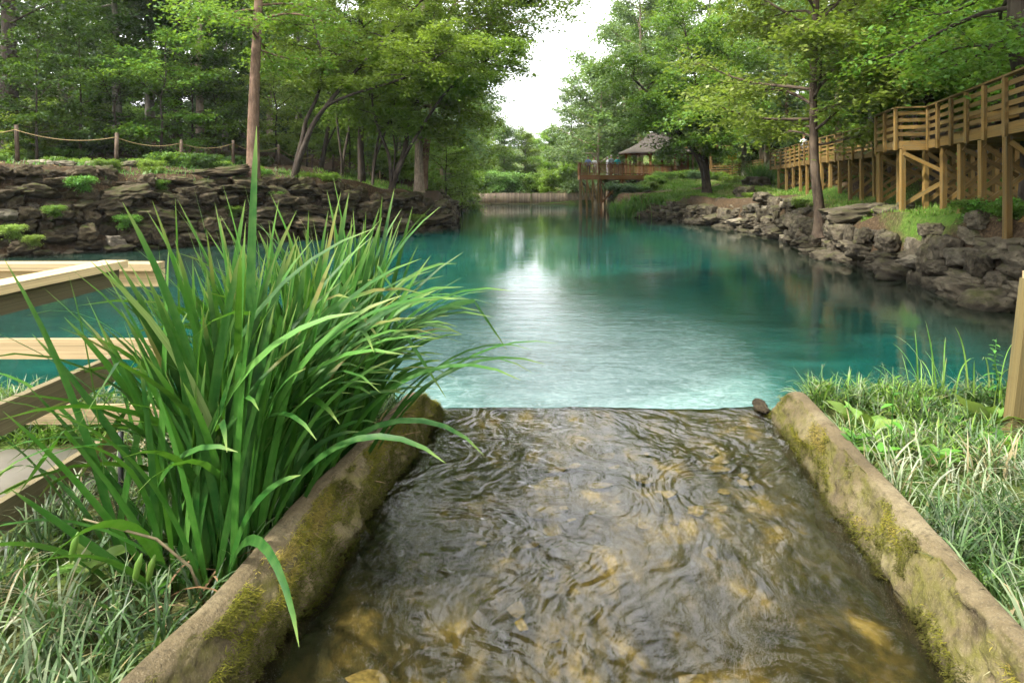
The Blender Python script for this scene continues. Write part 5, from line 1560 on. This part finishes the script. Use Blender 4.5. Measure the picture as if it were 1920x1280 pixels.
for (u, d, s, lm, lab) in ((70, 36, .95, 'leaf_dark', 'small layered tree behind the first rope span'), (150, 40, 1.1, 'leaf_dark', 'small shaded tree with thin fan of stems near the first rope span'), (215, 40, 1.0, 'leaf_mid', 'layered small tree whose flat sprays hang over the second rope-fence post'),
                           (300, 41, 1.15, 'leaf_mid', 'layered small tree with flat sprays above the middle rope span'), (360, 44, 1.1, 'leaf_mid', 'layered small tree over the third rope-fence post'), (405, 46, 1.0, 'leaf_dark', 'little crooked tree with a dark stem left of the reddish trunk'),
                           (520, 50, 1.1, 'leaf_yellow', 'small tree with yellow-green leaves catching sun right of the reddish trunk'), (575, 58, 1.1, 'leaf_bright', 'small bright tree behind the leaning tree'), (655, 56, 1.0, 'leaf_bright', 'small bright tree beside the straight dark trunk'),
                           (690, 64, 1.2, 'leaf_bright', 'small bright tree above the flower bed'), (745, 60, 1.1, 'leaf_mid', 'small tree behind the forked tree'), (835, 58, 1.0, 'leaf_bright', 'small layered tree on the low bank right of the pale trunk'),
                           (865, 68, 1.1, 'leaf_bright', 'small bright layered tree above the low grey stone wall')):
    place('layer', 'understorey_tree', lab, X(u, d), d, s, None, lm, None, 'small trees under the left wood')
shr = [(48, 38, 1.2, 'leaf_yellow'), (75, 46, 1.3, 'leaf_bright'), (110, 44, 1.0, 'leaf_mid'), (150, 52, 1.4, 'leaf_bright'), (190, 56, 1.4, 'leaf_bright'), (250, 58, 1.4, 'leaf_bright'), (295, 60, 1.3, 'leaf_bright'), (350, 60, 1.3, 'leaf_bright'), (395, 62, 1.5, 'leaf_mid'),
       (440, 66, 1.4, 'leaf_bright'), (490, 60, 1.2, 'leaf_bright'), (535, 62, 1.3, 'leaf_mid'), (575, 66, 1.4, 'leaf_bright'), (620, 68, 1.4, 'leaf_mid'), (650, 72, 1.5, 'leaf_bright'), (705, 72, 1.4, 'leaf_sage'), (740, 70, 1.3, 'leaf_bright'), (770, 72, 1.4, 'leaf_mid'), (815, 72, 1.2, 'leaf_sage'), (845, 74, 1.2, 'leaf_sage'), (870, 80, 1.2, 'leaf_sage'), (885, 82, 1.0, 'leaf_bright')]
for (u, d, s, lm) in shr:
    place('shrub', 'bush', mklab('bush', u, d, lm), X(u, d), d, s, None, lm, None, 'bushes under the left trees', 'bush')
for k in range(28):
    u = 20 + 17.0 * k + random.uniform(-8, 8); d = random.uniform(36, 46)
    lm = random.choice(('leaf_dark', 'leaf_dark', 'leaf_mid'))
    place('low', 'ground_cover_plant', mklab('low shade plant', u, d, lm), X(u, d), d, random.uniform(.7, 1.15), None, lm, None, 'low plants behind the rope fence', 'plant')

for k in range(30):
    u = random.uniform(-10, 640); d = random.uniform(30.5, 37) + u * .006
    if float(pool_sd(np.array([X(u, d)]), np.array([d]))[0]) > -1.6: continue
    place('low', 'bank_weed', mklab('bank-top weed', u, d, (lm := random.choice(('leaf_ground', 'leaf_mid', 'leaf_bright')))), X(u, d), d, random.uniform(.35, .7), None, lm, None, 'weeds on top of the stacked-stone bank', 'weed')

for (u, v, d) in ((150, 350, 28.5), (20, 440, 26.3), (60, 455, 26.3), (300, 350, 31), (520, 370, 34.2), (620, 400, 36.5), (700, 395, 38.5), (780, 415, 40.5), (100, 400, 27.3), (240, 420, 29), (440, 400, 32.5), (830, 400, 43)):
    p_ = P(u, v, d)
    t_ = place('low', 'creeper', mklab('stone creeper', u, d, (lm := random.choice(('leaf_ground', 'leaf_mid', 'leaf_yellow')))), p_.x, p_.y, random.uniform(.3, .6), None, lm, None, 'creepers on the left bank stones', 'creeper')
    t_.location.z = p_.z

# ---- trees beyond the far fence
for (u, d, k, s, lm, lab) in ((900, 96, 'round', .9, 'leaf_bright', 'bright green tree beyond the board fence at its left end'), (945, 104, 'round', .68, 'leaf_far', 'light green rounded tree behind the gate of the board fence'), (985, 108, 'round', .66, 'leaf_bright', 'tall rounded tree closing the gap below the sky'),
                              (1030, 100, 'round', .60, 'leaf_bright', 'low bright tree beyond the board fence below the sky gap'), (1075, 98, 'tall_b', .62, 'leaf_sage', 'slim pale-trunked tree beyond the board fence beside the deck'), (1052, 116, 'round', .62, 'leaf_sage', 'hazy tree far beyond the board fence beside the deck')):
    place(k, 'far_tree', lab, X(u, d), d, s, None, lm, None, 'trees beyond the board fence')
for (u, d, s) in ((862, 108, 1.0), (820, 120, 1.4), (925, 122, .8), (1000, 125, .55), (1112, 112, 1.0), (1150, 108, 1.3), (760, 125, 1.5), (700, 120, 1.5)):
    lm = random.choice(('leaf_far', 'leaf_sage', 'leaf_bright'))
    place('round', 'far_tree', mklab('hazy distant tree', u, d, lm), X(u, d), d, s, None, lm, None, 'hazy trees far behind')
for u in (895, 925, 960, 1000, 1035, 1070, 1090):
    d = random.uniform(88, 93)
    lm = random.choice(('leaf_bright', 'leaf_far', 'leaf_mid'))
    place('shrub', 'bush', mklab('fence-side bush', u, d, lm), X(u, d), d, random.uniform(1.1, 1.7), None, lm, None, 'bushes behind the board fence', 'bush')

# ---- right side
for (u, d, k, s, lm, bk, lab) in ((1118, 84, 'spread', 1.15, 'leaf_sage', 'bark_pale', 'tall grey-green tree beside the sky gap behind the deck'), (1165, 92, 'spread', 1.55, 'leaf_sage', 'bark_pale', 'wide grey-green tree rising behind the viewing deck'), (1190, 84, 'spread', 1.3, 'leaf_far', 'bark_grey', 'light green tree towering behind the gazebo cupola'),
                                  (1200, 78, 'tall_a', 1.0, 'leaf_sage', 'bark_pale', 'tall airy grey-green tree over the gazebo beside the sky gap'), (1255, 88, 'tall_a', 1.15, 'leaf_yellow', 'bark_pale', 'tall yellow-green tree behind the gazebo'), (1330, 84, 'tall_a', 1.1, 'leaf_mid', 'bark_grey', 'tall tree behind the pergola'), (1396, 66, 'tall_b', .85, 'leaf_mid', 'bark_grey', 'dark leaning trunk right of the round yellow sign'),
                                  (1438, 60, 'tall_a', .62, 'leaf_sage', 'bark_pale', 'slim pale trunk standing by the boardwalk end'), (1478, 57, 'tall_b', .75, 'leaf_sage', 'bark_brown', 'leaning reddish trunk in front of the cave mouth'), (1462, 62, 'tall_a', .85, 'leaf_mid', 'bark_dark', 'dark trunk beside the leaning reddish trunk'),
                                  (1530, 55, 'layer_high', 1.3, 'leaf_sage', 'bark_grey', 'small grey-green tree over the far boardwalk'), (1570, 44, 'tall_a', .72, 'leaf_mid', 'bark_pale', 'pale trunk behind the boardwalk right of the slim tree'), (1630, 42, 'tall_b', .75, 'leaf_mid', 'bark_grey', 'grey trunk behind the middle of the boardwalk'),
                                  (1600, 46, 'tall_a', .8, 'leaf_dark', 'bark_dark', 'dark trunk against the bluff behind the boardwalk'), (1580, 50, 'layer_high', 1.2, 'leaf_yellow', 'bark_dark', 'small bright tree behind the boardwalk beside the cave mouth'), (1715, 36, 'layer_high', 1.25, 'leaf_mid', 'bark_dark', 'layered small tree above the boardwalk landing'),
                                  (1815, 32, 'layer_high', 1.1, 'leaf_mid', 'bark_dark', 'small tree in front of the bluff near the picture edge'), (1665, 41, 'layer_high', 1.3, 'leaf_mid', 'bark_dark', 'layered green tree hanging over the middle boardwalk')):
    place(k, 'bank_tree', lab, X(u, d), d, s, None, lm, bk, 'trees on the right bank')
for (x_, y_, k, s, lm) in ((27.5, 40, 'tall_a', 1.0, 'leaf_mid'), (25.5, 33, 'tall_b', 1.0, 'leaf_mid'), (29.5, 50, 'tall_a', 1.1, 'leaf_bright'), (24.0, 26, 'tall_a', .9, 'leaf_mid'), (34, 40, 'round', .9, 'leaf_mid'), (37, 52, 'round', 1.0, 'leaf_mid'), (40, 64, 'tall_a', 1.0, 'leaf_mid'), (33, 30, 'round', .8, 'leaf_bright'), (44, 80, 'round', 1.4, 'leaf_far'), (36, 92, 'round', 1.5, 'leaf_far'), (28, 96, 'round', 1.4, 'leaf_bright'),
                           (22, 100, 'tall_a', 1.2, 'leaf_sage'), (50, 60, 'round', 1.3, 'leaf_mid'), (34, 74, 'tall_b', 1.1, 'leaf_mid'), (26, 84, 'round', 1.2, 'leaf_mid')):
    place(k, 'hill_tree', mklab('bluff-top tree', 960 + FPX * x_ / y_, y_, lm), x_, y_, s, None, lm, None, 'trees above the bluff', dz=-.4)
for (u, d, s, lm) in ((1240, 78, 1.3, 'leaf_bright'), (1200, 79, 1.2, 'leaf_mid'), (1290, 80, 1.4, 'leaf_mid'), (1345, 78, 1.4, 'leaf_dark'), (1385, 74, 1.3, 'leaf_bright'), (1415, 66, 1.2, 'leaf_dark'), (1540, 50, 1.0, 'leaf_bright'), (1590, 44, .8, 'leaf_mid'), (1760, 32, .8, 'leaf_bright')):
    place('shrub', 'bush', mklab('slope bush', u, d, lm), X(u, d), d, s, None, lm, None, 'bushes on the right slope', 'bush')
for (u, d, s, lm) in ((1180, 60.5, 1.0, 'leaf_fine'), (1195, 60.8, 1.0, 'leaf_mid'), (1212, 62, 1.0, 'leaf_mid'), (1230, 63, .95, 'leaf_bright'), (1246, 64, .95, 'leaf_mid'), (1262, 65.5, .9, 'leaf_bright'), (1278, 67, .9, 'leaf_mid'), (1294, 68, 1.0, 'leaf_bright'), (1308, 66, 1.1, 'leaf_sage'), (1340, 64, 1.0, 'leaf_bright'), (1352, 63, .9, 'leaf_mid'), (1372, 60, .9, 'leaf_bright'), (1160, 60, 1.1, 'leaf_fine')):
    place('low', 'border_plant', mklab('border plant', u, d, lm), X(u, d), d, s * 1.1, None, lm, None, 'border plants below the deck', 'plant')
for (u, d, s, lm) in ((1660, 26, .45, 'leaf_bright'), (1500, 34, .5, 'leaf_bright'), (1527, 30.5, .5, 'leaf_bright'), (1405, 47, .5, 'leaf_bright'), (1900, 17.4, .6, 'leaf_ground'), (1860, 18.6, .7, 'leaf_ground'), (1830, 19, .6, 'leaf_ground'), (1690, 19.3, .3, 'leaf_bright')):
    place('low', 'bank_weed', mklab('weed among the boulders', u, d, lm), X(u, d), d, s, None, lm, None, 'weeds on the right bank', 'weed', dz=.05)

# ------------------------------------------------------------------ reeds, fountain grass, turf
gr_ = np.random.default_rng(77)
n = 1500
x = gr_.uniform(8.0, 12.4, n); y = 55.0 + gr_.normal(0, .5, n) + (x - 10) * -.25 + .3
z = np.clip(height(x, y), -.15, .45)
tag(blade_obj('reeds', M['reed'], None, base=np.stack([x, y, z], -1), az=gr_.uniform(0, 6.28, n), lean=np.abs(gr_.normal(.1, .12, n)), curl=gr_.uniform(.2, 1.5, n), length=gr_.uniform(.9, 1.75, n), width=.045, segs=6, gen=gr_), 'tall green reeds standing at the water edge beside the deck', 'reeds', None, 'stuff')
n = 900
fx, fy = X(1425, 55.5), 55.5
x = fx + gr_.normal(0, .35, n); y = fy + gr_.normal(0, .3, n)
fg = blade_obj('fountain_grass', M['reed'], None, base=np.stack([x, y, height(x, y)], -1), az=np.arctan2(y - fy, x - fx) + gr_.normal(0, .6, n), lean=np.abs(gr_.normal(.35, .25, n)), curl=gr_.uniform(.3, 1.4, n), length=gr_.uniform(1.3, 2.5, n), width=.035, segs=6, gen=gr_)
tag(fg, 'rounded mound of fine dark green fountain grass by the boardwalk end', 'grass', None, 'stuff')
def turf(name, label, n, x0, x1, y0, y1, L, W, seed, thr=.35, mat='turf', ok=None):
    g = np.random.default_rng(seed)
    x = g.uniform(x0, x1, n); y = g.uniform(y0, y1, n)
    k = (grassy(x, y) + .25 * fbm(np.stack([x, y, 0 * x], -1) * .8, 3, seed) > thr) & (pool_sd(x, y) < -.7)
    if ok is not None: k &= ok(x, y)
    x, y = x[k], y[k]; m_ = len(x)
    rn = np.clip(.5 + .5 * fbm(np.stack([x, y, 0 * x], -1) * .5, 3, seed + 1) + g.normal(0, .2, m_), 0, 1)
    tag(blade_obj(name, M[mat], None, base=np.stack([x, y, height(x, y) - .02], -1), az=g.uniform(0, 6.28, m_), lean=np.abs(g.normal(.3, .25, m_)), curl=g.uniform(.2, 1.2, m_), length=g.uniform(*L, m_), width=W, segs=2, rnd=rn, gen=g), label, 'grass', None, 'stuff')
turf('grass', 'sunlit short grass on the slope below the deck', 45000, 11, 24, 45, 66, (.10, .24), .04, 201)
turf('grass', 'short grass along the foot of the boardwalk posts', 26000, 13, 22, 16, 45, (.08, .22), .022, 202)
turf('grass', 'bright grass along the low left bank', 16000, -15, -4.5, 40, 84, (.12, .35), .045, 203)
# leaf litter on the banks
def litter(name, label, n, x0, x1, y0, y1, seed, size):
    g = np.random.default_rng(seed)
    x = g.uniform(x0, x1, n); y = g.uniform(y0, y1, n)
    k = (pool_sd(x, y) < -.6) & (fbm(np.stack([x, y, 0 * x], -1) * .7, 3, seed) > -.25)
    x, y = x[k], y[k]; m_ = len(x)
    tag(blade_obj(name, M['litter'], None, base=np.stack([x, y, height(x, y) + .01], -1), az=g.uniform(0, 6.28, m_), lean=g.uniform(1.1, 1.9, m_), curl=g.uniform(-.4, .4, m_), length=g.uniform(*size, m_), width=g.uniform(size[0] * .5, size[0] * .9, m_), segs=2, gen=g), label, 'leaf litter', None, 'stuff')
litter('leaf_litter', 'dry brown leaves littering the right bank', 9000, 12, 19, 14, 40, 301, (.06, .13))
litter('leaf_litter', 'dry brown leaves littering the left bank', 12000, -27, -7, 26, 46, 302, (.08, .16))
n = 7000; g = np.random.default_rng(305)
x = g.uniform(-26, -6, n); y = g.uniform(28, 44, n); k = (pool_sd(x, y) < -1.0) & (fbm(np.stack([x, y, 0 * x], -1) * .6, 3, 7) > .0); x, y = x[k], y[k]; m_ = len(x)
tag(blade_obj('grass', M['reed'], None, base=np.stack([x, y, height(x, y)], -1), az=g.uniform(0, 6.28, m_), lean=np.abs(g.normal(.4, .3, m_)), curl=g.uniform(.3, 1.4, m_), length=g.uniform(.15, .4, m_), width=.03, segs=3, gen=g), 'scattered green tufts on top of the stacked-stone bank', 'grass', None, 'stuff')

# hanging ferns in the gazebo
for (u, d, s, lab) in ((1181, 70.5, 1.0, 'hanging fern basket at the left gazebo post'), (1200, 69.6, .9, 'hanging fern basket between the left gazebo posts'), (1254, 69.2, 1.0, 'hanging fern basket near the gazebo middle'), (1283, 71, .9, 'hanging fern basket at the right gazebo post')):
    x_ = X(u, d); root = empty('hanging_fern', (x_, d, 4.95)); tag(root, lab, 'fern', 'hanging ferns in the gazebo')
    n = 90; g = np.random.default_rng(int(u))
    o = blade_obj('fronds', M['turf'], root, base=g.normal(0, .1, (n, 3)), az=g.uniform(0, 6.28, n), lean=g.uniform(.2, 1.2, n), curl=g.uniform(.8, 2.2, n), length=g.uniform(.4, .75, n) * s, width=.07, segs=5, gen=g)
    mb = MB(); mb.lathe([(.02, -.22), (.16, -.2), (.22, .0), (.2, .02)], sides=12); mb.build('basket', M['wood_grey'], root)
    mb = MB(); mb.tube([(0, 0, 0), (0, 0, .85)], .012, 5); mb.build('chain', M['steel_dark'], root)

# ------------------------------------------------------------------ people
def flat_mat(name, c, rough=.8):
    t = NT(name); g_ = t.noise(t.wpos(), 14, 3, .6)
    M[name] = t.set(t.ramp(g_, [(.3, tuple(k * .8 for k in c)), (.7, c)]), rough, .2)
    return M[name]
flat_mat('skin', (.45, .26, .18), .6); flat_mat('cloth_white', (.62, .63, .64)); flat_mat('cloth_blue', (.20, .27, .50)); flat_mat('cloth_grey', (.16, .19, .21)); flat_mat('cloth_teal', (.02, .26, .27))
flat_mat('trousers_dark', (.04, .045, .06)); flat_mat('trousers_pale', (.35, .33, .29)); flat_mat('hair_grey', (.42, .40, .37)); flat_mat('hair_brown', (.07, .035, .02)); flat_mat('hair_dark', (.015, .012, .01)); flat_mat('hair_auburn', (.16, .06, .03))
def person(label, loc, rz, ht, shirt, trousers, hair, pose='lean', longhair=False, group=None):
    k = ht / 1.72
    root = empty('person', loc, rz); tag(root, label, 'person', group)
    lean_ = .12 if pose == 'lean' else .0
    J = {'pel': (0, 0, .93), 'wai': (0, lean_ * .4, 1.08), 'che': (0, lean_ * .9, 1.30), 'nek': (0, lean_ * 1.2, 1.47), 'hd0': (0, lean_ * 1.3 + .01, 1.55), 'hd1': (0, lean_ * 1.35 + .015, 1.62), 'hd2': (0, lean_ * 1.35 + .005, 1.68)}
    E = [('pel', 'wai'), ('wai', 'che'), ('che', 'nek'), ('nek', 'hd0'), ('hd0', 'hd1'), ('hd1', 'hd2')]
    Rd = {'pel': (.155, .12), 'wai': (.14, .11), 'che': (.165, .115), 'nek': (.055, .055), 'hd0': (.07, .08), 'hd1': (.082, .098), 'hd2': (.055, .07)}
    for s, n_ in ((-1, 'l'), (1, 'r')):
        hand = (s * .22, lean_ + .34, 1.10) if pose == 'lean' else (s * .25, .06, .82)
        elb = (s * .29, lean_ * .6 + .02, 1.10) if pose == 'lean' else (s * .27, -.02, 1.10)
        J.update({'hip' + n_: (s * .095, 0, .86), 'kne' + n_: (s * .10, .02 * s, .48), 'ank' + n_: (s * .105, -.02, .09), 'toe' + n_: (s * .12, .13, .035),
                  'sho' + n_: (s * .19, lean_ * .95, 1.39), 'elb' + n_: elb, 'wri' + n_: hand, 'han' + n_: (hand[0] - s * .01, hand[1] + (.09 if pose == 'lean' else .02), hand[2] - (.01 if pose == 'lean' else .09))})
        E += [('pel', 'hip' + n_), ('hip' + n_, 'kne' + n_), ('kne' + n_, 'ank' + n_), ('ank' + n_, 'toe' + n_), ('che', 'sho' + n_), ('sho' + n_, 'elb' + n_), ('elb' + n_, 'wri' + n_), ('wri' + n_, 'han' + n_)]
        Rd.update({'hip' + n_: (.095, .095), 'kne' + n_: (.062, .062), 'ank' + n_: (.045, .045), 'toe' + n_: (.04, .03), 'sho' + n_: (.068, .068), 'elb' + n_: (.045, .045), 'wri' + n_: (.033, .033), 'han' + n_: (.035, .022)})
    names = list(J)
    me = bpy.data.meshes.new('figure')
    me.from_pydata([tuple(c * k for c in J[n_]) for n_ in names], [(names.index(a), names.index(b)) for a, b in E], [])
    o = bpy.data.objects.new('body_tmp', me); COL.objects.link(o)
    md = o.modifiers.new('skin', 'SKIN'); md.use_smooth_shade = True
    o.modifiers.new('sub', 'SUBSURF').levels = 2
    sv = me.skin_vertices[0].data
    for i, n_ in enumerate(names):
        sv[i].radius = (Rd[n_][0] * k, Rd[n_][1] * k); sv[i].use_root = n_ == 'pel'
    dg = bpy.context.evaluated_depsgraph_get(); dg.update()
    bme = bpy.data.meshes.new_from_object(o.evaluated_get(dg))
    bpy.data.objects.remove(o)
    for mm in ('skin', shirt, trousers): bme.materials.append(M[mm])
    for f in bme.polygons:
        c = f.center / k
        f.use_smooth = True
        if c.z > 1.475 or (c.z < 1.2 and c.z > .70 and abs(c.x) > .2 and pose != 'lean') and c.z < .95: f.material_index = 0
        elif pose == 'lean' and c.y > .27: f.material_index = 0
        elif c.z > .90: f.material_index = 1
        elif abs(c.x) > .19: f.material_index = 0
        else: f.material_index = 2
    body = obj('body', bme, root)
    bm = bmesh.new(); bmesh.ops.create_icosphere(bm, subdivisions=2, radius=1)
    hx = Vector(J['hd1']) * k
    for v_ in bm.verts:
        c = v_.co.copy()
        if c.y > .25 and c.z < .35: c.y = .25 + (c.y - .25) * .1; c.x *= .9
        if longhair and c.z < -.2 and c.y < .2: c.z *= 2.1
        v_.co = Vector((c.x * .098 * k, c.y * .112 * k - .012 * k, c.z * .10 * k + .035 * k)) + hx
    hm = bpy.data.meshes.new('hair'); bm.to_mesh(hm); bm.free(); hm.materials.append(M[hair])
    hm.polygons.foreach_set('use_smooth', np.ones(len(hm.polygons), bool))
    obj('hair', hm, root)
    # face: nose and eyes as small features on the head
    fm = MB(); fm.tube([(hx.x, hx.y + .088 * k, hx.z + .0), (hx.x, hx.y + .112 * k, hx.z - .03 * k)], [.008 * k, .014 * k], 6); fm.build('nose', M['skin'], root)
    em = MB()
    for s in (-1, 1): em.tube([(s * .033 * k, hx.y + .078 * k, hx.z + .006 * k), (s * .033 * k, hx.y + .096 * k, hx.z + .006 * k)], .009 * k, 6)
    em.build('eyes', M['hair_dark'], root)
    return root
fl_ = FLOOR + .02
person('person in a pale blue top with hair pulled back at the deck corner', (X(1103, 61.6), 61.6, fl_), R(165), 1.66, 'cloth_blue', 'trousers_dark', 'hair_brown', 'lean')
person('person in a white top leaning on the deck rail next to the blue top', (X(1115, 61.4), 61.4, fl_), R(150), 1.56, 'cloth_white', 'trousers_pale', 'hair_auburn', 'lean')
person('person in a white shirt half hidden behind the grey-haired person', (X(1139, 62.9), 62.9, fl_), R(100), 1.66, 'cloth_white', 'cloth_white', 'hair_grey', 'stand')
person('grey-haired person in a dark grey shirt standing upright on the deck', (X(1146, 62.4), 62.4, fl_), R(20), 1.80, 'cloth_grey', 'trousers_dark', 'hair_grey', 'stand')
person('person in a teal shirt standing at the deck rail', (X(1157, 63.3), 63.3, fl_), R(190), 1.72, 'cloth_teal', 'trousers_dark', 'hair_dark', 'lean')
person('person in a white shirt with auburn hair walking on the boardwalk', (X(1507, 45.6), 45.6, 4.27), R(190), 1.74, 'cloth_white', 'trousers_dark', 'hair_auburn', 'stand', True)

for o in list(COL.objects):
    if o.parent is None and o.get('label') and not o.get('kind'): o['kind'] = 'thing'

# ------------------------------------------------------------------ humid summer air
mb = MB(); mb.box((0, 150, 27), (420, 420, 64))
t = NT('haze'); t.t.nodes.remove(t.b)
pv = t.n('ShaderNodeVolumePrincipled'); pv.inputs['Density'].default_value = .00018; pv.inputs['Color'].default_value = (.9, .95, 1, 1); pv.inputs['Anisotropy'].default_value = .2
t.l(pv.outputs[0], t.out.inputs['Volume'])
tag(mb.build('haze', t.m), kind='stuff')
